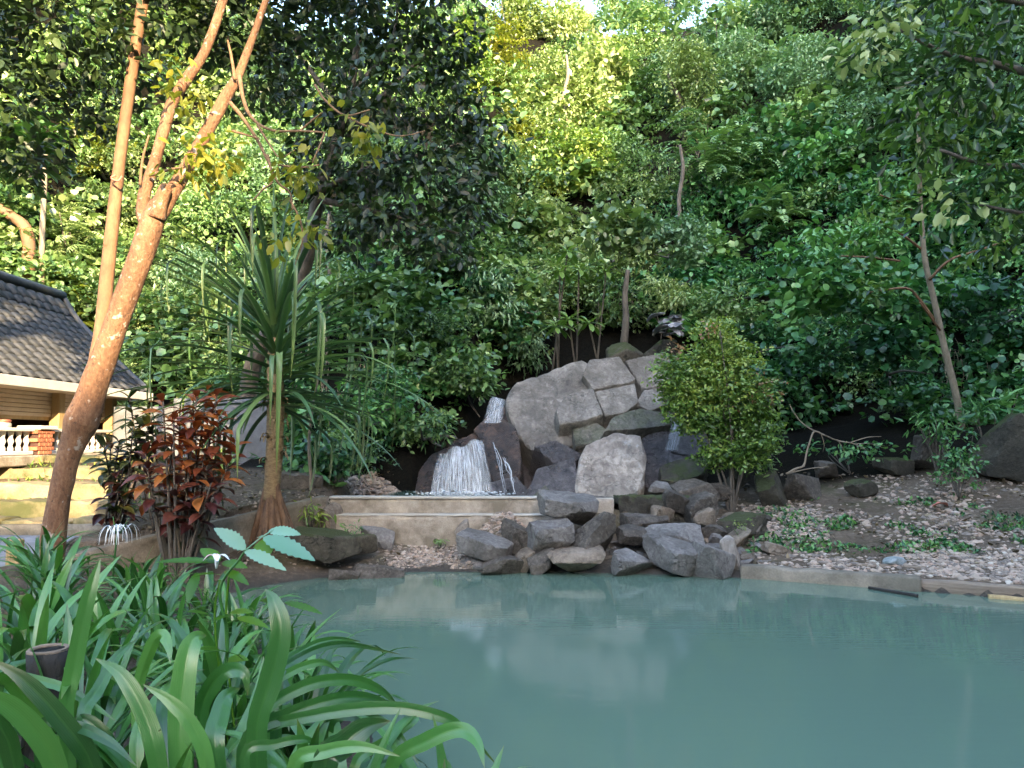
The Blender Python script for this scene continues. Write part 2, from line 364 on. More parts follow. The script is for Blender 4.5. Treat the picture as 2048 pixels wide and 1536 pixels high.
M['mossy_stone'] = plain('mossy_stone', (0.14, 0.11, 0.06), (0.34, 0.27, 0.15), 3, 0.85, 0.6, 40, 0.012, dirt=(0.06, 0.07, 0.018), dirt_amt=0.95, rnd=0.25)
M['paving'] = plain('paving', (0.2, 0.2, 0.23), (0.3, 0.3, 0.33), 4, 0.75, 0.2, 60, 0.004, dirt=(0.13, 0.125, 0.12), dirt_amt=0.5, rnd=0.12)
M['timber'] = plain('timber', (0.12, 0.085, 0.06), (0.28, 0.215, 0.155), 8, 0.7, 0.5, 70, 0.006, stretch=(0.3, 0.3, 6))
M['timber_pale'] = plain('timber_pale', (0.3, 0.2, 0.09), (0.5, 0.36, 0.17), 9, 0.65, 0.4, 60, 0.004, stretch=(4, 4, 0.35))
M['charred'] = plain('charred', (0.006, 0.0055, 0.005), (0.024, 0.021, 0.018), 16, 0.75, 0.8, 70, 0.008, stretch=(1, 1, 0.4), dirt=(0.03, 0.026, 0.022), dirt_amt=0.6)
s = NT('bark'); g = s.coord((1, 1, .5), obj_=False); g1 = s.coord(obj_=False)
n1 = s.noise(5, 6, .65, g); n2 = s.noise(38, 5, .7, g); n3 = s.noise(11, 3, .6, g1); n4 = s.noise(24, 3, .6, g1)
c = s.ramp(n1, [(.3, (.1, .045, .022)), (.5, (.2, .098, .048)), (.68, (.3, .17, .09))])
c = s.mix(.4, c, s.ramp(n2, [(.35, (.045, .02, .012)), (.52, (.2, .1, .05)), (.7, (.36, .23, .14))]))
c = s.mix(s.math('MULTIPLY', s.ramp(n3, [(.62, (0, 0, 0)), (.69, (1, 1, 1))]), .75), c, (.42, .38, .33))
c = s.mix(s.math('MULTIPLY', s.ramp(n4, [(.3, (1, 1, 1)), (.37, (0, 0, 0))]), .75), c, (.03, .016, .012))
s.col(c); s.rough(.8); s.bump(s.math('ADD', s.math('ADD', n1, n2), s.math('MULTIPLY', n4, .8)), .9, .02); M['bark'] = s.m
M['bark_brown'] = plain('bark_brown', (0.15, 0.07, 0.035), (0.28, 0.15, 0.075), 9, 0.8, 0.7, 60, 0.008, stretch=(1, 1, 0.4), dirt=(0.1, 0.06, 0.035), dirt_amt=0.5)
M['bark_pale'] = plain('bark_pale', (0.16, 0.125, 0.085), (0.32, 0.26, 0.19), 12, 0.8, 0.5, 60, 0.006, stretch=(1, 1, 0.4))
M['bark_grey'] = plain('bark_grey', (0.06, 0.05, 0.04), (0.15, 0.125, 0.1), 12, 0.85, 0.5, 60, 0.006, stretch=(1, 1, 0.4))
M['twig'] = plain('twig', (0.14, 0.08, 0.04), (0.26, 0.16, 0.09), 14, 0.8, 0.3)
M['pandanus_trunk'] = plain('pandanus_trunk', (0.16, 0.1, 0.05), (0.36, 0.26, 0.14), 14, 0.8, 0.8, 60, 0.012, stretch=(1, 1, 2.5))
M['prop_root'] = plain('prop_root', (0.07, 0.038, 0.022), (0.2, 0.115, 0.065), 14, 0.8, 0.6, 60, 0.008, stretch=(1.5, 1.5, 0.3))
M['roof_tile'] = plain('roof_tile', (0.05, 0.052, 0.058), (0.1, 0.103, 0.112), 7, 0.6, 0.4, 60, 0.004, dirt=(0.03, 0.032, 0.03), dirt_amt=0.5, rnd=0.22)
M['white_paint'] = plain('white_paint', (0.6, 0.56, 0.5), (0.74, 0.7, 0.64), 3, 0.55, 0.1, dirt=(0.4, 0.35, 0.28), dirt_amt=0.3)
M['cream'] = plain('cream', (0.48, 0.38, 0.27), (0.58, 0.47, 0.35), 3, 0.6, 0.1)
M['post_wood'] = plain('post_wood', (0.3, 0.2, 0.09), (0.42, 0.3, 0.14), 5, 0.55, 0.2, stretch=(3, 3, 0.3))
M['brick'] = plain('brick', (0.36, 0.12, 0.06), (0.5, 0.19, 0.1), 8, 0.8, 0.4, rnd=0.2)
M['dark_inside'] = plain('dark_inside', (0.045, 0.022, 0.018), (0.09, 0.04, 0.03), 5, 0.7, 0.1)
M['cloth_red'] = plain('cloth_red', (0.4, 0.12, 0.08), (0.5, 0.2, 0.14), 5, 0.7, 0.1)
M['litter_blue'] = plain('litter_blue', (0.12, 0.16, 0.17), (0.42, 0.44, 0.44), 9, 0.4, 0.1)
# soil
s = NT('soil'); g = s.coord(obj_=False)
n1 = s.noise(0.9, 6, 0.65, g); n2 = s.noise(14, 5, 0.7, g); n3 = s.noise(60, 3, 0.7, g)
s.b.inputs['Specular IOR Level'].default_value = 0.08
c = s.ramp(n1, [(0.35, (0.1, 0.07, 0.046)), (0.55, (0.19, 0.14, 0.098)), (0.7, (0.28, 0.22, 0.165))])
c = s.mix(0.45, c, s.ramp(n2, [(0.3, (0.03, 0.026, 0.02)), (0.55, (0.12, 0.1, 0.08)), (0.72, (0.3, 0.26, 0.22))]))
c = s.mix(s.math('MULTIPLY', s.ramp(s.noise(1.6, 5, 0.6, g), [(0.52, (0, 0, 0)), (0.66, (1, 1, 1))]), 0.45), c, (0.05, 0.06, 0.018))
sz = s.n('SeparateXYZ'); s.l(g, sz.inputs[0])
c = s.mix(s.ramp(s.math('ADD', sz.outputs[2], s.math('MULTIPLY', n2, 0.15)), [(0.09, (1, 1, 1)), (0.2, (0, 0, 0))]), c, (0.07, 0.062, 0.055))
c = s.mix(s.ramp(s.math('SUBTRACT', s.math('MULTIPLY', s.math('ADD', sz.outputs[1], s.math('MULTIPLY', n1, 0.8)), 0.1), 1.0), [(0.365, (0, 0, 0)), (0.42, (1, 1, 1))]), c, s.ramp(n2, [(0.3, (0.003, 0.003, 0.0025)), (0.7, (0.014, 0.012, 0.008))]))  # dark humus deepened near black, painting the hollows' shade into the soil
c = s.mix(s.ramp(s.math('MULTIPLY', s.math('ADD', sz.outputs[2], n1), 0.2), [(0.31, (0, 0, 0)), (0.42, (1, 1, 1))]), c, s.ramp(n2, [(0.3, (0.003, 0.003, 0.0025)), (0.7, (0.014, 0.012, 0.008))]))  # same near-black painted shade, here by height up the slope
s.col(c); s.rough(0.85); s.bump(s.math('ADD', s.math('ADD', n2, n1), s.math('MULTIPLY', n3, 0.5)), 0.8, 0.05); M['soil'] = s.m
# pool water: milky, full of fine silt, with a clear reflecting surface
s = NT('pool_water'); s.col((0.108, 0.172, 0.13)); s.rough(0.0); s.b.inputs['IOR'].default_value = 1.5
g = s.coord((0.55, 4.0, 1), obj_=False)
h = s.math('ADD', s.math('MULTIPLY', s.noise(1.1, 2, 0.5, g), 0.5), s.math('MULTIPLY', s.noise(5.0, 3, 0.55, g), 0.3))
s.bump(h, 0.12, 0.02); M['pool_water'] = s.m
s = NT('white_water'); s.col(s.ramp(s.noise(20, 3, 0.6, s.coord((3, 3, 0.5), obj_=False)), [(0.3, (0.55, 0.6, 0.66)), (0.7, (0.85, 0.88, 0.9))])); s.rough(0.25)
t = s.n('BsdfTransparent'); mx = s.n('MixShader'); s.l(s.attr('tint'), mx.inputs[0]); s.l(t.outputs[0], mx.inputs[1]); s.l(s.b.outputs[0], mx.inputs[2]); s.l(mx.outputs[0], s.o.inputs[0])
M['white_water'] = s.m

s = NT('water_veil'); s.col((0.76, 0.8, 0.84)); s.rough(0.3)
u_, v_ = s.attr('u'), s.attr('v'); cx_ = s.n('CombineXYZ'); s.l(s.math('MULTIPLY', u_, 16.0), cx_.inputs[0]); s.l(s.math('MULTIPLY', v_, 1.0), cx_.inputs[1])
nz = s.noise(1.6, 6, 0.7, cx_.outputs[0], 0.5); cx2 = s.n('CombineXYZ'); s.l(s.math('MULTIPLY', u_, 60.0), cx2.inputs[0]); s.l(s.math('MULTIPLY', v_, 3.5), cx2.inputs[1]); nf = s.noise(1.0, 4, 0.7, cx2.outputs[0])
al = s.ramp(s.math('ADD', s.math('MULTIPLY', nz, 0.6), s.math('MULTIPLY', nf, 0.4)), [(0.455, (0, 0, 0)), (0.55, (0.35,) * 3), (0.64, (0.95,) * 3)])
ed = s.math('SUBTRACT', 1.0, s.math('POWER', s.math('ABSOLUTE', u_), 3.0)); al = s.math('MULTIPLY', al, ed)
t = s.n('BsdfTransparent'); mx = s.n('MixShader'); s.l(al, mx.inputs[0]); s.l(t.outputs[0], mx.inputs[1]); s.l(s.b.outputs[0], mx.inputs[2]); s.l(mx.outputs[0], s.o.inputs[0]); M['water_veil'] = s.m
# ------------------------------------------------------------------ terrain
POOL = np.array([(-3.3, 8.55), (-2.85, 9.35), (-2.1, 9.95), (-1.0, 10.15), (0.4, 10.1), (1.8, 9.95), (2.95, 9.7), (4.2, 9.15), (5.7, 8.35), (8.5, 7.0),
                 (11.5, 5.4), (11.5, 1.6), (4.0, 1.2), (0.6, 1.7), (-0.15, 3.0), (-0.8, 4.6), (-2.1, 6.6), (-3.0, 7.7)])
def pool_d(x, y):
    """signed distance to the pool's edge, positive on land"""
    x, y = np.broadcast_arrays(np.asarray(x, float), np.asarray(y, float)); best = np.full(x.shape, 1e9); ins = np.zeros(x.shape, bool)
    for i in range(len(POOL)):
        a, b = POOL[i], POOL[(i + 1) % len(POOL)]; e = b - a
        t = np.clip(((x - a[0]) * e[0] + (y - a[1]) * e[1]) / (e @ e), 0, 1)
        best = np.minimum(best, (x - a[0] - t * e[0]) ** 2 + (y - a[1] - t * e[1]) ** 2)
        c = (a[1] > y) != (b[1] > y)
        with np.errstate(divide='ignore', invalid='ignore'):
            ins ^= c & (x < (b[0] - a[0]) * (y - a[1]) / (b[1] - a[1] + 1e-12) + a[0])
    return np.where(ins, -np.sqrt(best), np.sqrt(best))
EDG_A, EDG_B = np.array([-4.75, 8.05]), np.array([-2.75, 11.25])     # concrete edging of the left bank
HS_X = [-60, -30, -20, -14, -8, -6, -4.5, -3.2, -2.0, -1.0, 0, 3.5, 4.6, 6, 9, 12, 16, 20, 40]
HS_Y = [2, 6, 14, 20.5, 20.5, 18.5, 16.2, 15.0, 14.6, 15.8, 17.9, 18.3, 18.2, 17.8, 17.2, 15.0, 10.5, 5, 0]
def H(x, y, rough=True):
    x, y = np.broadcast_arrays(np.asarray(x, float), np.asarray(y, float))
    d = pool_d(x, y); dl = np.maximum(d, 0)
    left = sstep(-1.2, -2.6, x); near = sstep(4.5, 2.5, y); rgt = sstep(2.6, 3.6, x) * sstep(3.5, 6.5, y)
    z = (0.02 + 0.2 * dl)
    z = z * (1 - left) + left * (0.03 * sstep(0, .1, dl) + 0.47 * sstep(0.0, 1.9, dl))
    z = z * (1 - near) + near * 0.5 * sstep(0.0, 0.7, dl)
    zr = 0.10 + 0.17 * dl + 0.05 * np.maximum(dl - 3, 0) + 0.25 * sstep(6.5, 9.5, x) * sstep(10.5, 13.5, y)
    z = z * (1 - rgt) + rgt * zr
    e = EDG_B - EDG_A; s = ((x - EDG_A[0]) * -e[1] + (y - EDG_A[1]) * e[0]) / np.hypot(*e)      # + beyond the edging
    up = sstep(0.0, 0.12, s) * sstep(-1.7, -2.6, x) * sstep(-5.9, -5.0, x)
    z = z * (1 - up) + up * (0.46 + 0.145 * np.clip(y - 8.2, -0.3, 9))
    pth = sstep(-5.0, -5.9, x) * sstep(7.0, 7.6, y); z = z * (1 - pth) + pth * 0.42
    ter = sstep(10.6, 13.2, y) * sstep(-5.0, -6.0, x); z = z + ter * 0.98
    bas = sstep(11.15, 11.3, y) * sstep(1.95, 1.75, x) * sstep(-3.0, -2.75, x); z = z * (1 - bas) + bas * 0.70
    z = z + 0.16 * np.exp(-((x + 3.2) ** 2 + (y - 10.1) ** 2) / .35)
    z = z + 0.46 * np.exp(-((x + .12) / .42) ** 2) * sstep(10.3, 11.0, y) * (y < 11.12)
    hs = np.interp(x, HS_X, HS_Y)
    t = y - hs
    hz = 1.0 + 1.14 * t + 0.8 * fbm(np.stack([x * .16, y * .16, x * 0 + 3.1], -1), 3) * sstep(1.0, 6.0, t)
    cap = 23.6 + 9.0 * sstep(7, 26, x - 3) + 9.0 * sstep(6, 18, -x - 4) + 0.1 * np.maximum(y - 36, 0)
    hz = np.where(hz > cap - 3, cap - 3 + 3 * np.tanh((hz - cap + 3) / 3), hz)
    k = np.clip(0.5 + 0.5 * (hz - z) / 0.8, 0, 1); zz = z * (1 - k) + hz * k + 0.8 * k * (1 - k) * 0.5
    z = np.where(t > -2.5, zz, z)
    # unseen ridge added behind the photographer, its crest shaped to throw the shade
    ca, sa = math.cos(SUN_AZ), math.sin(SUN_AZ)
    u = x * ca + y * sa; q = x * sa - y * ca
    R = np.interp(u, [-60, -14, -4.2, 0.0, 0.9, 5, 10.5, 13, 16, 50], [19, 15, 13.4, 13.6, 28.0, 27.5, 26.0, 29, 37, 42])
    R = R + 1.6 * fbm(np.stack([u * .35, q * .1, u * 0 + 9], -1), 3)
    z = z + np.maximum(R, 2) * sstep(13.0, 27.0, q)
    if rough:
        amp = 0.05 * sstep(0.05, 0.6, dl) * (1 - pth) + 0.12 * sstep(1, 4, t)
        z = z + amp * fbm(np.stack([x * 1.7, y * 1.7, z * 0 + 1.7], -1), 4)
    return np.where(d < 0, np.maximum(d * 1.1, -1.1) - 0.02, z)
_gx = np.arange(-30, 34, 0.1); _gy = np.arange(0, 62, 0.1); _GH = H(*np.meshgrid(_gx, _gy), False)
def hgrid(x, y):
    fx = np.clip((np.asarray(x) + 30) / 0.1, 0, len(_gx) - 2.001); fy = np.clip(np.asarray(y) / 0.1, 0, len(_gy) - 2.001)
    i, j = fx.astype(int), fy.astype(int); u, v = fx - i, fy - j
    return (_GH[j, i] * (1 - u) + _GH[j, i + 1] * u) * (1 - v) + (_GH[j + 1, i] * (1 - u) + _GH[j + 1, i + 1] * u) * v
_HY = np.arange(1.5, 60, 0.08)
def hit(px, py, y0=3.0):
    """where the sight line of a pixel meets the terrain"""
    dd = ray(px, py); Y = _HY[_HY >= y0]; p = CAM + dd[None] * (Y / dd[1])[:, None]
    k = np.nonzero(hgrid(p[:, 0], p[:, 1]) > p[:, 2])[0]
    return p[k[0]] if len(k) else p[-1]

xs = np.concatenate([np.linspace(-80, -13, 70)[:-1], np.linspace(-13, 14, 210)[:-1], np.linspace(14, 90, 70)])
ys = np.concatenate([np.linspace(-120, 0, 90)[:-1], np.linspace(0, 20, 190)[:-1], np.linspace(20, 90, 60)])
X, Y = np.meshgrid(xs, ys); Z = H(X, Y)
nx = len(xs); i = np.arange(len(ys) - 1)[:, None] * nx; j = np.arange(nx - 1)[None]
GV = np.stack([X, Y, Z], -1).reshape(-1, 3); GF = np.stack([i + j, i + j + 1, i + nx + j + 1, i + nx + j], -1).reshape(-1, 4)
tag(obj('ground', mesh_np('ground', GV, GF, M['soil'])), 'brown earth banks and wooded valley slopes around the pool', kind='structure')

# pool water and the small basin behind the weir
def sheet(poly, z, mat, name):
    bm = bmesh.new(); bm.faces.new([bm.verts.new((x, y, z)) for x, y in poly]); bmesh.ops.triangulate(bm, faces=bm.faces[:])
    me = bpy.data.meshes.new(name); bm.to_mesh(me); bm.free(); me.materials.append(mat); return obj(name, me)
ctr = POOL.mean(0)
tag(sheet(ctr + (POOL - ctr) * 1.0 + unit(POOL - ctr) * 0.5, 0.0, M['pool_water'], 'pool_water'), 'milky turquoise pool water with soft reflections', kind='structure')
tag(sheet([(-2.7, 11.4), (2.0, 11.4), (2.3, 13.9), (-2.0, 14.2)], 0.80, M['pool_water'], 'basin_water'), 'shallow water held behind the concrete weir', kind='structure')

# ------------------------------------------------------------------ rocks
def ico(sub):
    bm = bmesh.new(); bmesh.ops.create_icosphere(bm, subdivisions=sub, radius=1.0)
    bm.verts.ensure_lookup_table()
    V = np.array([v.co for v in bm.verts]); F = np.array([[v.index for v in f.verts] for f in bm.faces]); bm.free(); return V, F
ICO = {k: ico(k) for k in (2, 3, 4, 5)}
def hull_rock(planes_n, planes_d, ext, frame, sub=4, p=22, noise=0.03, nscale=2.0, seed=0):
    """radial surface of a set of half spaces about the origin: facets with worn edges"""
    U, F = ICO[sub]
    D = unit(U * ext) @ frame.T
    a = np.maximum(D @ planes_n.T, 0) / planes_d[None]
    r = (a ** p).sum(1) ** (-1 / p)
    V = D * r[:, None]
    nr = unit(V); sc = np.mean(ext)
    V = V + nr * (noise * sc * fbm(V * nscale / sc + seed * 5.3, 5, 0.55) + 0.35 * noise * sc * np.abs(fbm(V * nscale * 2.7 / sc + seed * 1.9 + 40, 3)))[:, None]
    return V, F
def boulder(size, seed, flat=0.0, sub=4, facets=6, rot=(0, 0, 0), noise=0.06, p=90):
    rng = np.random.default_rng(seed + 100); s = np.asarray(size, float) / 2
    n = unit(rng.normal(size=(facets, 3))); n = np.vstack([n, [[0, 0, 1], [0, 0, -1], [1, 0, 0], [-1, 0, 0], [0, 1, 0], [0, -1, 0]]])
    d = 0.58 + 0.36 * rng.random(len(n)); d[facets:] = 1.0; d[facets] = 1.0 - flat
    nn = n / s[None]; L = np.linalg.norm(nn, axis=1); nn = nn / L[:, None]; d = d / L
    V, F = hull_rock(nn, d, s, np.eye(3), sub, p, noise, 1.6, seed)
    return V @ rot_e(*rot).T, F
def slab(poly, yf, thick, seed, sub=5, p=55, noise=0.05, taper=0.08, lean=None):
    """block whose front outline is the polygon seen at those pixels; yf(px,py) gives the depth of its front"""
    A = np.array([P(a, b, yf(a, b)) for a, b in poly]); c0 = A.mean(0); A = c0 + (A - c0) * (1 + .016 / np.linalg.norm(A - c0, axis=1, keepdims=True))
    _, _, vt = np.linalg.svd(A - c0); nrm = vt[2]; nrm = nrm if nrm[1] < 0 else -nrm
    c = c0 - nrm * thick * 0.45; A = A - c
    A = A - np.outer((A - (c0 - c)) @ nrm, nrm)
    N, D = [nrm, -nrm], [thick * 0.45, thick * 0.55]
    for k in range(len(A)):
        a, b = A[k], A[(k + 1) % len(A)]; e = b - a
        m = np.cross(e, nrm); m = m / np.linalg.norm(m)
        if m @ ((a + b) / 2 - (c0 - c)) < 0: m = -m
        m = unit(m + nrm * taper); dd = m @ a
        if dd > 0.02: N.append(m); D.append(dd)
    fx = vt[0]; fz = np.cross(fx, nrm); fr = np.stack([fx, nrm, fz], 1)
    ext = np.array([np.ptp(A @ fx) / 2, thick / 2, np.ptp(A @ fz) / 2])
    V, F = hull_rock(np.array(N), np.array(D), ext, fr, sub, p, noise, 2.2, seed)
    return V + c, F
Z1 = lambda pts: [(820 + .390625 * a, 640 + .390625 * b) for a, b in pts]
def yface(off=0.0): return lambda px, py: 13.25 + (990 - py) / 275 * 2.3 + off
OUT = [  # outline in the photograph, depth offset, thickness, material, label
    ([(495, 400), (530, 330), (880, 197), (925, 240), (940, 350), (890, 480), (860, 640), (640, 670), (560, 600), (505, 480)], 0.12, 1.8, 'granite', 'largest grey granite slab of the outcrop, mossy at its upper edge'),
    ([(922, 203), (1070, 185), (1150, 300), (1130, 318), (942, 350), (888, 280)], -0.15, 1.1, 'granite', 'grey granite block at the top middle of the outcrop above the crack'),
    ([(1105, 205), (1290, 170), (1330, 200), (1320, 330), (1195, 352), (1120, 235)], 0.0, 1.3, 'granite', 'top granite block of the outcrop beside the yellow-green shrub'),
    ([(800, 385), (935, 352), (985, 480), (890, 512), (770, 530), (752, 460)], -0.35, 0.9, 'granite', 'rounded grey granite block jutting out in the middle of the outcrop'),
    ([(947, 368), (1150, 325), (1165, 420), (1100, 470), (1003, 488)], -0.28, 0.9, 'granite', 'wedge-shaped granite block under the top middle block'),
    ([(1155, 430), (1200, 360), (1290, 348), (1305, 430), (1230, 462)], -0.2, 0.8, 'granite', 'small pointed grey block under the top right block of the outcrop'),
    ([(1000, 572), (1040, 500), (1160, 455), (1345, 478), (1350, 545), (1210, 552), (1040, 582)], -0.3, 1.0, 'granite_green', 'flat dark-edged slab lying above the pale smooth boulder'),
    ([(832, 535), (940, 515), (1000, 560), (965, 620), (850, 642)], -0.12, 0.8, 'granite_green', 'shaded stained block under the jutting granite block'),
    ([(848, 850), (865, 740), (905, 640), (1050, 578), (1180, 590), (1205, 700), (1195, 840), (1140, 905), (860, 905)], -0.5, 1.3, 'granite_pale', 'large smooth pinkish pale boulder at the foot of the outcrop'),
    ([(1190, 600), (1335, 550), (1325, 690), (1285, 850), (1200, 850)], -0.1, 1.2, 'granite_wet', 'wet dark purple slab beside the pale smooth boulder'),
    ([(1325, 590), (1400, 530), (1530, 545), (1545, 640), (1450, 700), (1340, 670)], -0.15, 1.2, 'granite_wet', 'wet rounded rock with trickling water behind the yellow-green shrub'),
    ([(345, 640), (400, 550), (480, 500), (545, 560), (565, 690), (565, 795), (430, 825), (375, 720)], -0.25, 1.2, 'granite_rust', 'wet rust-brown slab beside the waterfall'),
    ([(540, 560), (640, 650), (740, 615), (880, 680), (850, 720), (640, 790), (565, 800)], -0.12, 1.3, 'granite_wet', 'cracked wet purple-grey slab in the lower middle of the outcrop'),
    ([(600, 880), (655, 765), (840, 700), (860, 830), (840, 905), (605, 905)], -0.42, 1.0, 'granite_wet', 'wet purple wedge rock between waterfall slabs and the pale boulder'),
    ([(625, 905), (690, 848), (745, 905)], -0.75, 0.5, 'granite_green', 'small triangular grey rock at the foot of the outcrop'),
    ([(385, 835), (545, 800), (605, 875), (600, 912), (400, 912)], -0.3, 1.0, 'granite_wet', 'low wet dark rock at the waterfall foot'),
    ([(1285, 750), (1370, 715), (1530, 700), (1500, 785), (1385, 832), (1290, 815)], -0.35, 0.9, 'boulder_moss', 'brown flat-sided boulder beneath the yellow-green shrub'),
    ([(1280, 690), (1360, 650), (1445, 700), (1300, 750)], -0.1, 0.8, 'granite_wet', 'small wet rock above the brown flat-sided boulder'),
    ([(150, 910), (165, 720), (210, 625), (330, 575), (400, 690), (420, 910)], 0.42, 1.0, 'granite_rust', 'rust-brown rock wall behind the falling water'),
    ([(20, 910), (50, 770), (110, 690), (190, 650), (200, 910)], 0.3, 0.8, 'granite_rust', 'angular brown rock left of the falling water'),
    ([(330, 560), (420, 470), (490, 440), (520, 520), (470, 570), (380, 640)], 0.35, 0.9, 'granite_rust', 'brown ledge under the upper cascade'),
]
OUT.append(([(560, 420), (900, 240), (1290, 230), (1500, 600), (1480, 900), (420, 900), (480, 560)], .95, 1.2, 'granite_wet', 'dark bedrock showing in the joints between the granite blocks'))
for k, (poly, off, th, mt, lab) in enumerate(OUT):
    V, F = slab(Z1(poly), yface(off), th, k)
    single('rock_slab', V, F, M[mt], lab, 'rock', 'granite blocks of the waterfall outcrop', kind='thing', sharp=24)
# rubble seen in the shade on top of the outcrop
for k, (px, py, wpx, hpx, Yd, lab) in enumerate([(1250, 712, 70, 60, 16.6, 'shaded mossy rock sitting on top of the outcrop'), (1315, 712, 70, 60, 16.7, 'dark rock behind the top right granite block')]):
    sc = m_per_px(Yd); V, F = boulder((wpx * sc, 0.7, hpx * sc), 300 + k); single('boulder', V + P(px, py, Yd), F, M['boulder_moss'], lab, 'rock', 'shaded rocks above the outcrop')

